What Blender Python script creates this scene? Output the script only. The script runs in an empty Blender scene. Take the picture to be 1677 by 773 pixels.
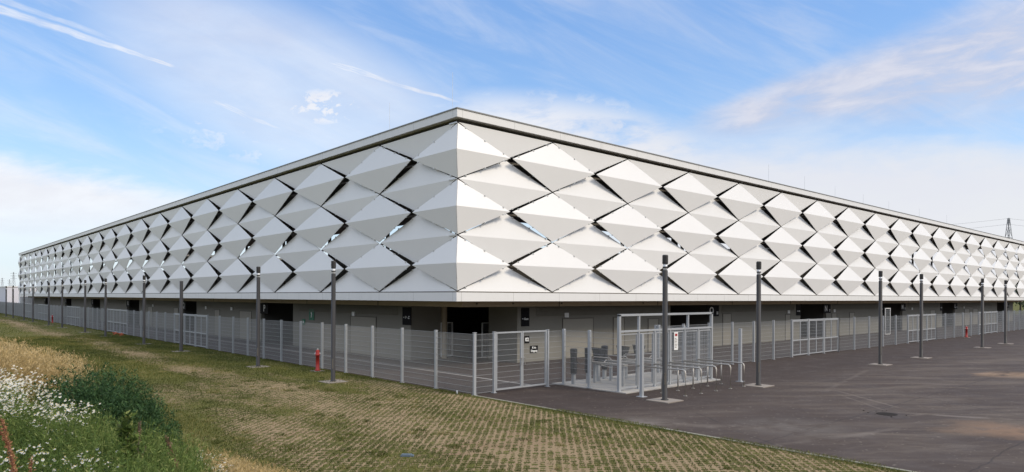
import bpy, math, random
import numpy as np
from mathutils import Vector, Matrix

random.seed(7)
RNG = np.random.default_rng(11)
S = bpy.context.scene
COL = S.collection
R = math.radians

# ------------------------------------------------------------------ camera
# World axes: x runs along the sunny long front of the stadium, y along the shaded one; eye 3.5 m up on a bank.
YAW, EYE, F, CX, HY, ROLL = R(42.05), 3.5, 1119.5, 838.5, 486.3, R(0.216)
cd = bpy.data.cameras.new('camera')
cd.sensor_fit, cd.sensor_width, cd.lens = 'HORIZONTAL', 36.0, 24.03
cd.shift_y = (HY - 386.5) / 1677.0
cd.clip_start, cd.clip_end = 0.1, 6000
cam = bpy.data.objects.new('camera', cd)
COL.objects.link(cam)
cam.matrix_world = Matrix.Translation((0, 0, EYE)) @ Matrix.Rotation(-YAW, 4, 'Z') @ Matrix.Rotation(R(90), 4, 'X') @ Matrix.Rotation(ROLL, 4, 'Z')
S.camera = cam
CU, SU = math.cos(YAW), math.sin(YAW)          # right = (CU,-SU), forward = (SU,CU)

def t_of(px): return (px - CX) / F
def v_at(px, u):                               # y where the sight line over pixel column px meets the line x = u
    t = t_of(px); return u * (CU - SU * t) / (SU + CU * t)
def u_at(px, v):
    t = t_of(px); return v * (SU + CU * t) / (CU - SU * t)
def ground(px, py, h=EYE):                     # ground point seen at a photo position
    hy = HY + (px - CX) * 0.00378
    Z = F * h / (py - hy); X = t_of(px) * Z
    return X * CU + Z * SU, -X * SU + Z * CU
def skydir(px, py):
    X, W = t_of(px), (HY - py) / F
    v = Vector((X * CU + SU, -X * SU + CU, W)); return v.normalized()

# ------------------------------------------------------------------ world: sky and thin cloud
SUN_EL, SUN_AZ = 40.0, R(120.0)                # azimuth measured from +x towards -y
sun_dir = Vector((math.cos(R(SUN_EL)) * math.cos(R(-62)), math.cos(R(SUN_EL)) * math.sin(R(-62)), math.sin(R(SUN_EL))))
world = bpy.data.worlds.new('World'); S.world = world; world.use_nodes = True
WT = world.node_tree; WT.nodes.clear()

class X:                                       # small expression wrapper over shader math nodes
    def __init__(s, sock, nt): s.k, s.nt = sock, nt
    def _m(s, op, *a):
        n = s.nt.nodes.new('ShaderNodeMath'); n.operation = op
        for i, q in enumerate((s,) + a):
            if isinstance(q, X): s.nt.links.new(q.k, n.inputs[i])
            else: n.inputs[i].default_value = q
        return X(n.outputs[0], s.nt)
    def __add__(s, o): return s._m('ADD', o)
    __radd__ = __add__
    def __sub__(s, o): return s._m('SUBTRACT', o)
    def __rsub__(s, o): return (s * -1) + o
    def __mul__(s, o): return s._m('MULTIPLY', o)
    __rmul__ = __mul__
    def __truediv__(s, o): return s._m('DIVIDE', o)
    def __pow__(s, o): return s._m('POWER', o)
    def abs(s): return s._m('ABSOLUTE')
    def max(s, o): return s._m('MAXIMUM', o)
    def min(s, o): return s._m('MINIMUM', o)
    def sqrt(s): return s._m('SQRT')
    def fract(s): return s._m('FRACT')
    def smooth(s, a, b, lo=0.0, hi=1.0):       # smoothstep
        n = s.nt.nodes.new('ShaderNodeMapRange'); n.interpolation_type = 'SMOOTHSTEP'
        s.nt.links.new(s.k, n.inputs[0])
        if a > b: a, b, lo, hi = b, a, hi, lo
        for i, q in zip((1, 2, 3, 4), (a, b, lo, hi)): n.inputs[i].default_value = q
        return X(n.outputs[0], s.nt)
def vec(nt, x, y, z=0.0):
    n = nt.nodes.new('ShaderNodeCombineXYZ')
    for i, q in enumerate((x, y, z)):
        if isinstance(q, X): nt.links.new(q.k, n.inputs[i])
        else: n.inputs[i].default_value = q
    return n.outputs[0]
def noise(nt, v, scale, detail=4, rough=0.55, dist=0.0):
    n = nt.nodes.new('ShaderNodeTexNoise'); n.inputs['Scale'].default_value = scale
    n.inputs['Detail'].default_value = detail; n.inputs['Roughness'].default_value = rough
    n.inputs['Distortion'].default_value = dist
    if v is not None: nt.links.new(v, n.inputs['Vector'])
    return X(n.outputs['Fac'], nt)
def sep(nt, sock):
    n = nt.nodes.new('ShaderNodeSeparateXYZ'); nt.links.new(sock, n.inputs[0])
    return [X(n.outputs[i], nt) for i in range(3)]
def mixc(nt, fac, a, b):
    n = nt.nodes.new('ShaderNodeMix'); n.data_type = 'RGBA'
    for s_, q in ((n.inputs['Factor'], fac), (n.inputs['A'], a), (n.inputs['B'], b)):
        if isinstance(q, X): nt.links.new(q.k, s_)
        elif hasattr(q, 'is_output'): nt.links.new(q, s_)
        elif isinstance(q, (int, float)): s_.default_value = q
        else: s_.default_value = tuple(q) + (1.0,) if len(q) == 3 else q
    return n.outputs['Result']

sky = WT.nodes.new('ShaderNodeTexSky'); sky.sky_type = 'NISHITA'; sky.sun_disc = False
sky.sun_elevation = R(SUN_EL)
sky.sun_rotation = math.atan2(sun_dir.x, sun_dir.y)
sky.air_density, sky.dust_density, sky.ozone_density = 1.0, 0.6, 2.2
tc = WT.nodes.new('ShaderNodeTexCoord')
dx, dy, dz = sep(WT, tc.outputs['Generated'])
fw = (dx * SU + dy * CU)
fws = fw.max(0.05)
gx = (dx * CU - dy * SU) / fws * F / 100 + CX / 100        # gnomonic chart of the sky round the view bearing (hundreds of units)
gy = HY / 100 - dz / fws * F / 100
front = fw.smooth(0.05, 0.25)
def P(a, b, c=0.0): return vec(WT, a, b, c)
wob = noise(WT, P(gx, gy), 1.1, 3) - 0.5
def band(x0, y0, x1, y1, w0, w1, soft=0.25, gain=1.0):      # a streak from end 0 to end 1
    L = math.hypot(x1 - x0, y1 - y0); ux, uy = (x1 - x0) / L, (y1 - y0) / L
    s = (gx - x0) * ux + (gy - y0) * uy
    d = ((gx - x0) * -uy + (gy - y0) * ux + wob * 0.12).abs()
    w = (s / L) * (w1 - w0) + w0
    fib = noise(WT, P(s * 1.3, d * 14.0, 3.1), 1.0, 5, 0.65).smooth(0.3, 0.75)
    return (1.0 - (d / w).smooth(0.25, 1.0)) * s.smooth(-soft, soft) * (L - s).smooth(-soft, soft) * (fib * 0.65 + 0.45) * gain
def blob(cx, cy, rx, ry, ang=0.0):
    c, s_ = math.cos(ang), math.sin(ang)
    ex, ey = gx - cx, gy - cy
    a, b = (ex * c + ey * s_) / rx, (ey * c - ex * s_) / ry
    return 1.0 - (a * a + b * b).smooth(0.1, 1.0)
puff = noise(WT, P(gx, gy * 1.5, 1.7), 2.7, 8, 0.62, 0.25)
puff2 = noise(WT, P(gx * 0.55 + gy * 0.25, gy * 1.6, 6.2), 1.2, 7, 0.6, 0.2)
streak = noise(WT, P(gx * 0.30 - gy * 0.10, gy * 1.1 - gx * 0.42, 9.4), 1.25, 7, 0.62, 0.5)
D = streak.smooth(0.34, 0.92) * 0.50
veil = blob(4.8, 1.5, 4.6, 1.6, 0.42) * 0.55 * (streak * 0.9 + 0.45)
D = D.max(veil)
D = D.max(blob(11.6, 0.4, 2.2, 1.3, 0.75) * streak.smooth(0.4, 0.8) * 0.42)
D = D.max(band(-0.7, -0.05, 2.9, 1.13, 0.12, 0.045, 0.2, 0.8))
D = D.max(band(-0.6, -0.2, 2.0, 0.72, 0.08, 0.06, 0.5, 0.5))
D = D.max(band(3.4, 1.64, 4.9, 2.26, 0.09, 0.04, 0.3, 0.85))
D = D.max(band(5.2, 0.98, 7.55, 1.70, 0.10, 0.035, 0.5, 0.95))
D = D.max(blob(5.3, 1.76, 0.85, 0.42) * puff.smooth(0.41, 0.57) * 0.9)
D = D.max(blob(4.0, 1.57, 0.7, 0.18) * puff.smooth(0.4, 0.7) * 0.5)
edge = gy - gx * 0.20 - 2.42 + (puff2 - 0.5) * 0.9
D = D.max(edge.smooth(-0.05, 0.45) * gx.smooth(5.6, 1.5) * gy.smooth(4.6, 3.2) * 0.9)
D = D.max(blob(9.4, 2.5, 3.6, 1.05, 0.15) * puff2.smooth(0.22, 0.55) * 0.92)
D = D.max(blob(9.3, 1.95, 2.2, 0.55, 0.1) * puff.smooth(0.36, 0.66) * 0.6)
D = D.max(blob(4.3, 2.35, 2.4, 0.5, 0.2) * puff.smooth(0.44, 0.66) * 0.5)
D = D.max(blob(7.0, 2.0, 1.6, 0.5, -0.3) * puff2.smooth(0.42, 0.66) * 0.7)
D = D.max(blob(6.6, 2.6, 3.0, 0.5, -0.35) * puff.smooth(0.35, 0.7) * 0.55)
tb = (gx - 11.3) / 5.4
dband = (gy - 2.05 + tb * 1.25 + (puff2 - 0.5) * 0.5)
wband = tb.max(0.0) * 0.95 + 0.25
tex2 = noise(WT, P(gx * 0.5, (gy + gx * 0.2) * 1.8, 4.4), 1.5, 7, 0.6, 0.3)
B = (1.0 - (dband.abs() / wband).smooth(0.3, 1.15)) * tb.smooth(-0.08, 0.2) * tex2.smooth(0.08, 0.62) * 0.85
low = (gy - gx * 0.0 - 1.75 + (puff2 - 0.5) * 1.0).smooth(0.0, 1.1) * gx.smooth(8.0, 11.5) * 0.86
D = D.max(low)
haze = dz.smooth(0.22, 0.0) * 0.62
rear = noise(WT, P(dx * 2, dy * 2, dz * 4), 1.5, 6).smooth(0.25, 0.7) * 0.5 + 0.45      # unseen broken cloud behind the viewer, added as fill light for the fronts
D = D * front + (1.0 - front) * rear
SKY_GAIN = 0.115
cloud = mixc(WT, gx.smooth(5.0, 13.0), (8.3, 8.45, 8.8), (7.35, 7.3, 7.5))
cloud = mixc(WT, puff2.smooth(0.65, 0.3) * 0.55, cloud, (7.1, 7.0, 7.5))
cloud = mixc(WT, front, mixc(WT, dz.smooth(0.05, 0.45), (1.5, 1.5, 1.5), (12.8, 13.2, 14.2)), cloud)  # added rear cloud: bright high up, dark low down, to shape the fill
lil = mixc(WT, tex2.smooth(0.42, 0.7), (5.3, 5.5, 6.6), (6.7, 6.65, 7.3))
hs = WT.nodes.new('ShaderNodeHueSaturation'); WT.links.new(sky.outputs[0], hs.inputs['Color'])
hs.inputs['Saturation'].default_value = 1.04; hs.inputs['Value'].default_value = 2.05
grad = mixc(WT, dz.smooth(0.10, 0.42), mixc(WT, dz.smooth(0.0, 0.16), (5.6, 6.8, 7.9), (3.2, 5.2, 7.8)), (1.75, 3.55, 7.2))
lp = mixc(WT, 0.65, hs.outputs[0], grad)
lp = mixc(WT, haze * front, lp, (6.1, 7.0, 7.8))
lp = mixc(WT, (1.0 - front) * dz.smooth(0.35, 0.02) * 0.8, lp, (1.6, 1.6, 1.6))  # low sky behind the viewer darkened to hold fill off walls and lower folds
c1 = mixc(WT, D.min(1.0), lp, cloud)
c2 = mixc(WT, (B * front).min(1.0), c1, lil)
bg = WT.nodes.new('ShaderNodeBackground'); bg.inputs['Strength'].default_value = SKY_GAIN
wo = WT.nodes.new('ShaderNodeOutputWorld')
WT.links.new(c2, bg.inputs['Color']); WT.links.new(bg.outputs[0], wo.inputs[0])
world.cycles.sampling_method = 'MANUAL'; world.cycles.sample_map_resolution = 512

# ------------------------------------------------------------------ sun, exposure
sd = bpy.data.lights.new('sun', 'SUN'); sd.energy = 2.6; sd.angle = R(14); sd.color = (1.0, 0.87, 0.69)
sun = bpy.data.objects.new('sun', sd); COL.objects.link(sun)
sun.rotation_euler = sun_dir.to_track_quat('Z', 'Y').to_euler()
S.view_settings.view_transform = 'Standard'; S.view_settings.look = 'None'
S.view_settings.exposure = 0.0; S.view_settings.gamma = 1.0; S.view_settings.use_curve_mapping = False
S.render.engine = 'CYCLES'
S.cycles.use_denoising = True
S.cycles.max_bounces = 6; S.cycles.diffuse_bounces = 3; S.cycles.transparent_max_bounces = 8

# ------------------------------------------------------------------ materials
def mat(name, col, rough=0.6, metal=0.0, var=0.08, scale=3.0, bump=0.0, bscale=40.0, objvar=0.0, spec=None):
    m = bpy.data.materials.new(name); m.use_nodes = True
    nt = m.node_tree; b = nt.nodes['Principled BSDF']
    b.inputs['Roughness'].default_value = rough; b.inputs['Metallic'].default_value = metal
    if spec is not None: b.inputs['Specular IOR Level'].default_value = spec
    tco = nt.nodes.new('ShaderNodeTexCoord').outputs['Object']
    n = noise(nt, tco, scale, 6, 0.6)
    f = (n - 0.5) * (2 * var) + 1.0
    if objvar:
        oi = nt.nodes.new('ShaderNodeObjectInfo')
        f = f * ((X(oi.outputs['Random'], nt) - 0.5) * (2 * objvar) + 1.0)
    h = nt.nodes.new('ShaderNodeHueSaturation'); h.inputs['Color'].default_value = (*col, 1)
    nt.links.new(f.k, h.inputs['Value']); nt.links.new(h.outputs[0], b.inputs['Base Color'])
    if bump:
        bp = nt.nodes.new('ShaderNodeBump'); bp.inputs['Strength'].default_value = bump
        bp.inputs['Distance'].default_value = 0.01
        nt.links.new(noise(nt, tco, bscale, 4).k, bp.inputs['Height']); nt.links.new(bp.outputs[0], b.inputs['Normal'])
    return m
M = {}
M['panel'] = mat('coated_white_sheet', (0.80, 0.795, 0.785), 0.40, 0.0, 0.035, 0.5, objvar=0.025)
def joint_mat(name, col, step):
    m = mat(name, col, 0.4, 0.0, 0.03, 0.8); nt = m.node_tree; b = nt.nodes['Principled BSDF']
    src = b.inputs['Base Color'].links[0].from_socket
    g_ = nt.nodes.new('ShaderNodeNewGeometry'); x, y, z = sep(nt, g_.outputs['Position'])
    f = ((x + y * 1.0 - 43.8) / step).fract()
    j = (f - 0.5).abs().smooth(0.4965, 0.4985)
    st = noise(nt, vec(nt, x * 2.2, y * 2.2, z * 0.35), 1.0, 5, 0.65).smooth(0.5, 0.8) * 0.10
    nt.links.new(mixc(nt, (j * 0.65).max(st), src, (0.16, 0.155, 0.14)), b.inputs['Base Color']); return m
M['fascia'] = joint_mat('fascia_sheet', (0.74, 0.735, 0.72), 3.2)
M['coping'] = mat('grey_coping', (0.22, 0.22, 0.21), 0.45)
M['beam'] = mat('beige_concrete_beam', (0.46, 0.38, 0.27), 0.8, 0, 0.15, 1.5, 0.2)
M['wall'] = mat('beige_grey_render', (0.208, 0.197, 0.165), 0.85, 0, 0.07, 0.9, 0.25, 60)
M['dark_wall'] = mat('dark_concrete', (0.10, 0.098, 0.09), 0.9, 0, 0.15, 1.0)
M['louvre'] = mat('louvre_sheet', (0.20, 0.185, 0.15), 0.6)
M['door'] = mat('door_paint', (0.26, 0.24, 0.195), 0.55)
M['steel_dark'] = mat('dark_steel', (0.125, 0.11, 0.09), 0.7, 0.0)
M['steel'] = mat('bracket_steel', (0.62, 0.62, 0.6), 0.35, 0.5)
M['galv'] = mat('galvanised_steel', (0.37, 0.385, 0.40), 0.5, 0.2, 0.10, 9.0)
M['wire'] = mat('galvanised_wire', (0.34, 0.35, 0.355), 0.55, 0.2)
M['inox'] = mat('brushed_stainless', (0.38, 0.36, 0.33), 0.45, 0.4, 0.05, 12)
M['drain'] = mat('drain_iron', (0.03, 0.026, 0.023), 0.95, spec=0.1)
M['lamp'] = mat('anthracite_paint', (0.026, 0.024, 0.023), 0.5, 0.0, 0.08, 4)
M['glass'] = mat('lamp_glass', (0.75, 0.76, 0.78), 0.2)
M['pad'] = mat('concrete_pad', (0.26, 0.225, 0.19), 0.9, 0, 0.15, 6, 0.3)
M['slab'] = mat('concrete_slab', (0.36, 0.34, 0.31), 0.9, 0, 0.12, 2.5, 0.3)
M['kerb'] = mat('concrete_kerb', (0.24, 0.23, 0.17), 0.9, 0, 0.3, 5, 0.3)
M['red'] = mat('hydrant_red', (0.33, 0.018, 0.013), 0.55)
M['black'] = mat('sign_black', (0.008, 0.008, 0.009), 0.7, spec=0.15)
M['white'] = mat('sign_white', (0.78, 0.78, 0.76), 0.5)
M['letter'] = mat('letter_white', (0.88, 0.88, 0.87), 0.6)
M['green'] = mat('sign_green', (0.01, 0.14, 0.07), 0.5)
M['bag'] = mat('dark_wrapping_film', (0.010, 0.0115, 0.014), 0.6, 0, 0.2, 5, 0.6, 14)
M['orange'] = mat('orange_plastic', (0.5, 0.12, 0.04), 0.6)
M['blue'] = mat('faded_blue_board', (0.13, 0.17, 0.21), 0.7)
M['pylon'] = mat('pylon_steel', (0.20, 0.21, 0.23), 0.7)
M['cabin'] = mat('lilac_white_sheet', (0.68, 0.68, 0.74), 0.6)
M['cabinw'] = mat('white_sheet', (0.80, 0.79, 0.76), 0.6)
M['sand'] = mat('tan_soil', (0.40, 0.27, 0.17), 0.95, 0, 0.2, 0.3, 0.4, 4)
M['seat'] = mat('stand_concrete', (0.19, 0.18, 0.16), 0.9)

def leafmat(name, cols, rough=0.7, trans=0.25):
    m = bpy.data.materials.new(name); m.use_nodes = True
    nt = m.node_tree; b = nt.nodes['Principled BSDF']; out = nt.nodes['Material Output']
    at = nt.nodes.new('ShaderNodeAttribute'); at.attribute_name = 'tone'
    cr = nt.nodes.new('ShaderNodeValToRGB'); nt.links.new(at.outputs['Fac'], cr.inputs[0])
    e = cr.color_ramp.elements
    while len(e) < len(cols): e.new(0.5)
    for i, c in enumerate(cols):
        e[i].position = i / (len(cols) - 1); e[i].color = (*c, 1)
    nt.links.new(cr.outputs[0], b.inputs['Base Color']); b.inputs['Roughness'].default_value = rough
    b.inputs['Specular IOR Level'].default_value = 0.25
    tr = nt.nodes.new('ShaderNodeBsdfTranslucent'); nt.links.new(cr.outputs[0], tr.inputs[0])
    mx = nt.nodes.new('ShaderNodeMixShader'); mx.inputs[0].default_value = trans
    nt.links.new(b.outputs[0], mx.inputs[1]); nt.links.new(tr.outputs[0], mx.inputs[2]); nt.links.new(mx.outputs[0], out.inputs[0])
    return m
M['turf'] = leafmat('turf_blades', [(0.045, 0.058, 0.012), (0.09, 0.105, 0.022), (0.16, 0.155, 0.04), (0.33, 0.27, 0.115)])
M['weed'] = leafmat('weed_leaves', [(0.03, 0.05, 0.013), (0.07, 0.115, 0.025), (0.125, 0.18, 0.04), (0.25, 0.27, 0.09)])
M['bush'] = leafmat('bush_leaves', [(0.015, 0.036, 0.013), (0.034, 0.078, 0.026), (0.062, 0.125, 0.040), (0.12, 0.19, 0.06)], 0.6, 0.2)
M['straw'] = leafmat('dry_grass', [(0.22, 0.16, 0.06), (0.40, 0.28, 0.11), (0.56, 0.40, 0.18), (0.64, 0.49, 0.27)], 0.8, 0.3)
M['petal'] = leafmat('daisy_petals', [(0.70, 0.70, 0.66), (0.82, 0.82, 0.80)], 0.7, 0.2)
M['yolk'] = mat('daisy_centre', (0.55, 0.38, 0.04), 0.8)
M['dock'] = leafmat('dock_seed', [(0.20, 0.08, 0.04), (0.36, 0.17, 0.085), (0.44, 0.25, 0.14)], 0.8, 0.15)
M['brown'] = leafmat('brown_seed', [(0.08, 0.05, 0.03), (0.16, 0.10, 0.06), (0.22, 0.16, 0.10)], 0.8, 0.15)
M['stemred'] = mat('red_brown_stem', (0.16, 0.06, 0.04), 0.7)
M['tree'] = leafmat('tree_leaves', [(0.015, 0.03, 0.010), (0.035, 0.06, 0.02), (0.06, 0.09, 0.03)], 0.7, 0.15)
M['bark'] = mat('bark', (0.10, 0.08, 0.06), 0.9)

# ------------------------------------------------------------------ mesh builder
def wloc(o):
    m = Vector((0, 0, 0))
    while o is not None: m += o.location; o = o.parent
    return m
class MB:
    def __init__(s): s.v, s.f = [], []
    def quadbox(s, p):                          # eight corners, bottom four then top four
        n = len(s.v); s.v += [tuple(q) for q in p]
        s.f += [(n, n+3, n+2, n+1), (n+4, n+5, n+6, n+7)] + [(n+i, n+(i+1) % 4, n+4+(i+1) % 4, n+4+i) for i in range(4)]
        return s
    def box(s, x0, x1, y0, y1, z0, z1):
        x0, x1 = sorted((x0, x1)); y0, y1 = sorted((y0, y1)); z0, z1 = sorted((z0, z1))
        return s.quadbox([(x0,y0,z0),(x1,y0,z0),(x1,y1,z0),(x0,y1,z0),(x0,y0,z1),(x1,y0,z1),(x1,y1,z1),(x0,y1,z1)])
    def tube(s, pts, r, n=8, caps=True, r1=None):
        pts = [Vector(p) for p in pts]; base = len(s.v); k = len(pts)
        for i, p in enumerate(pts):
            d = (pts[min(i+1, k-1)] - pts[max(i-1, 0)]).normalized()
            a = d.cross(Vector((0, 0, 1)))
            if a.length < 1e-3: a = d.cross(Vector((0, 1, 0)))
            a.normalize(); b = d.cross(a)
            rr = r if r1 is None else r + (r1 - r) * i / max(1, k-1)
            for j in range(n):
                t = 2 * math.pi * j / n
                s.v.append(tuple(p + a * (rr * math.cos(t)) + b * (rr * math.sin(t))))
        for i in range(k-1):
            for j in range(n):
                q = base + i*n
                s.f.append((q+j, q+(j+1) % n, q+n+(j+1) % n, q+n+j))
        if caps:
            s.f.append(tuple(base+j for j in range(n))[::-1]); s.f.append(tuple(base+(k-1)*n+j for j in range(n)))
        return s
    def lathe(s, prof, cx=0, cy=0, n=16):
        base = len(s.v)
        for r, z in prof:
            for j in range(n):
                t = 2*math.pi*j/n; s.v.append((cx+r*math.cos(t), cy+r*math.sin(t), z))
        for i in range(len(prof)-1):
            for j in range(n):
                q = base+i*n; s.f.append((q+j, q+(j+1) % n, q+n+(j+1) % n, q+n+j))
        s.f.append(tuple(base+j for j in range(n))[::-1]); s.f.append(tuple(base+(len(prof)-1)*n+j for j in range(n)))
        return s
    def poly(s, pts, thick):                    # a sheet with thickness given as an offset vector
        n = len(s.v); k = len(pts); t = Vector(thick)
        s.v += [tuple(p) for p in pts] + [tuple(Vector(p)+t) for p in pts]
        s.f.append(tuple(range(n, n+k))); s.f.append(tuple(range(n+k, n+2*k))[::-1])
        s.f += [(n+(i+1) % k, n+i, n+k+i, n+k+(i+1) % k) for i in range(k)]
        return s
    def mesh(s, name, m, off=Vector((0, 0, 0)), smooth=False):
        me = bpy.data.meshes.new(name)
        me.from_pydata([(a-off.x, b-off.y, c-off.z) for a, b, c in s.v], [], s.f); me.update()
        me.materials.append(m)
        import bmesh
        bm = bmesh.new(); bm.from_mesh(me); bmesh.ops.recalc_face_normals(bm, faces=bm.faces); bm.to_mesh(me); bm.free()
        if smooth:
            for p in me.polygons: p.use_smooth = len(p.vertices) == 4
        return me
    def build(s, name, m, parent=None, at=None, glob=True, smooth=False):
        off = Vector((0, 0, 0))
        if parent is not None and glob: off = wloc(parent)
        if parent is None and at is not None: off = Vector(at)
        o = bpy.data.objects.new(name, s.mesh(name, m, off, smooth)); COL.objects.link(o)
        o.parent = parent
        if parent is None and at is not None: o.location = at
        return o
def tag(o, label=None, cat=None, group=None, kind=None):
    if label: o['label'] = label
    if cat: o['category'] = cat
    if group: o['group'] = group
    if kind: o['kind'] = kind
    return o
def thing(name, label, cat, loc=(0, 0, 0), rz=0.0, group=None):
    o = bpy.data.objects.new(name, None); COL.objects.link(o); o.empty_display_size = 0.3
    o.location = loc; o.rotation_euler.z = rz
    return tag(o, label, cat, group)
def link_copy(src, parent=None, loc=None, rz=None):
    c = src.copy(); COL.objects.link(c); c.parent = parent
    if loc is not None: c.location = loc
    if rz is not None: c.rotation_euler.z = rz
    return c
def copy_tree(o, parent=None):
    c = link_copy(o, parent)
    for ch in list(o.children): copy_tree(ch, c)
    return c
def text_mesh(txt, size, m, name, parent, loc, rot, align='CENTER', thick=0.004):
    cu = bpy.data.curves.new('writing', 'FONT'); cu.body = txt; cu.size = size; cu.extrude = thick
    cu.offset = size*0.026; cu.align_x = align; cu.align_y = 'CENTER'
    to = bpy.data.objects.new('writing', cu); COL.objects.link(to)
    me = bpy.data.meshes.new_from_object(to.evaluated_get(bpy.context.evaluated_depsgraph_get()))
    bpy.data.objects.remove(to); me.materials.clear(); me.materials.append(m)
    o = bpy.data.objects.new(name, me); COL.objects.link(o); o.parent = parent; o.location = loc; o.rotation_euler = rot
    return o
FACE_S = (R(90), 0, 0)                          # writing that faces -y
FACE_W = (R(90), 0, R(-90))                     # writing that faces -x

# big meshes of blades and leaves from numpy arrays
def np_mesh(name, V, Fc, m, tone=None, parent=None, smooth=False):
    me = bpy.data.meshes.new(name); nv, nf, k = len(V), len(Fc), Fc.shape[1]
    me.vertices.add(nv); me.vertices.foreach_set('co', V.astype(np.float32).ravel())
    me.loops.add(nf*k); me.loops.foreach_set('vertex_index', Fc.astype(np.int32).ravel())
    me.polygons.add(nf); me.polygons.foreach_set('loop_start', (np.arange(nf)*k).astype(np.int32))
    me.polygons.foreach_set('loop_total', np.full(nf, k, np.int32))
    if tone is not None:
        a = me.attributes.new('tone', 'FLOAT', 'POINT'); a.data.foreach_set('value', tone.astype(np.float32))
    me.update(); me.validate(); me.materials.append(m)
    o = bpy.data.objects.new(name, me); COL.objects.link(o); o.parent = parent
    return o
def blades(P0, H, W, lean, az, tone, seg=2):
    """curved tapering blades; P0 (n,3), arrays of height, width, lean, azimuth"""
    n = len(P0); ln = np.stack([np.cos(az), np.sin(az)], 1)
    side_az = RNG.uniform(0, 2*np.pi, n); sd_ = np.stack([np.cos(side_az), np.sin(side_az)], 1)
    rows = []
    for i in range(seg+1):
        t = i/seg
        c = P0.copy(); c[:, :2] += ln*(lean*H*t**1.8)[:, None]; c[:, 2] += H*(t - 0.25*np.minimum(lean, 1.2)*t*t)
        w = (W*(1 - t)**0.7 if i < seg else W*0.0)*0.5
        a = c.copy(); a[:, :2] -= sd_*w[:, None]; b = c.copy(); b[:, :2] += sd_*w[:, None]
        rows += [a, b]
    V = np.stack(rows, 1).reshape(-1, 3); k = 2*(seg+1)
    fs = [np.array([2*i, 2*i+1, 2*i+3, 2*i+2]) for i in range(seg)]
    Fc = (np.arange(n)[:, None, None]*k + np.stack(fs)[None]).reshape(-1, 4)
    T = np.repeat(tone, k)
    return V, Fc, T
def leaves(Pc, L, W, tone, up=0.5):
    """diamond leaves at points with random attitude"""
    n = len(Pc); d = RNG.normal(size=(n, 3)); d[:, 2] = np.abs(d[:, 2])*up + 0.15
    d /= np.linalg.norm(d, axis=1)[:, None]
    s_ = np.cross(d, RNG.normal(size=(n, 3))); s_ /= np.linalg.norm(s_, axis=1)[:, None]
    V = np.stack([Pc, Pc + d*(L*0.45)[:, None] + s_*(W*0.5)[:, None], Pc + d*L[:, None], Pc + d*(L*0.45)[:, None] - s_*(W*0.5)[:, None]], 1).reshape(-1, 3)
    Fc = np.arange(n*4).reshape(-1, 4)
    return V, Fc, np.repeat(tone, 4)
def cat_parts(parts):
    V, Fc, T, o = [], [], [], 0
    for v, f, t in parts: V.append(v); Fc.append(f+o); T.append(t); o += len(v)
    return np.concatenate(V), np.concatenate(Fc), np.concatenate(T)
class VN:                                       # value noise for placement
    def __init__(s, seed): s.g = np.random.default_rng(seed).random((256, 256))
    def __call__(s, x, y):
        x, y = np.asarray(x, float), np.asarray(y, float)
        i, j = np.floor(x).astype(int), np.floor(y).astype(int); a, b = x-i, y-j
        a, b = a*a*(3-2*a), b*b*(3-2*b); g = lambda p, q: s.g[p % 256, q % 256]
        return (g(i, j)*(1-a)+g(i+1, j)*a)*(1-b)+(g(i, j+1)*(1-a)+g(i+1, j+1)*a)*b
    def fbm(s, x, y, o=4):
        r, w, t = 0, 1.0, 0
        for k in range(o): r = r+w*s(x*2**k+17*k, y*2**k+31*k); t += w; w *= 0.5
        return r/t
VA, VB = VN(3), VN(5)

# ------------------------------------------------------------------ ground
FU, FV = 15.3, 18.94                            # lines of the two mesh fences
def sheet(name, x0, x1, y0, y1, z, m, kind='structure'):
    b = MB(); b.v = [(x0,y0,z),(x1,y0,z),(x1,y1,z),(x0,y1,z)]; b.f = [(0,1,2,3)]
    o = b.build(name, m); o['kind'] = kind; return o
def pos(nt):
    g = nt.nodes.new('ShaderNodeNewGeometry'); return g.outputs['Position'], sep(nt, g.outputs['Position'])

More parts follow.
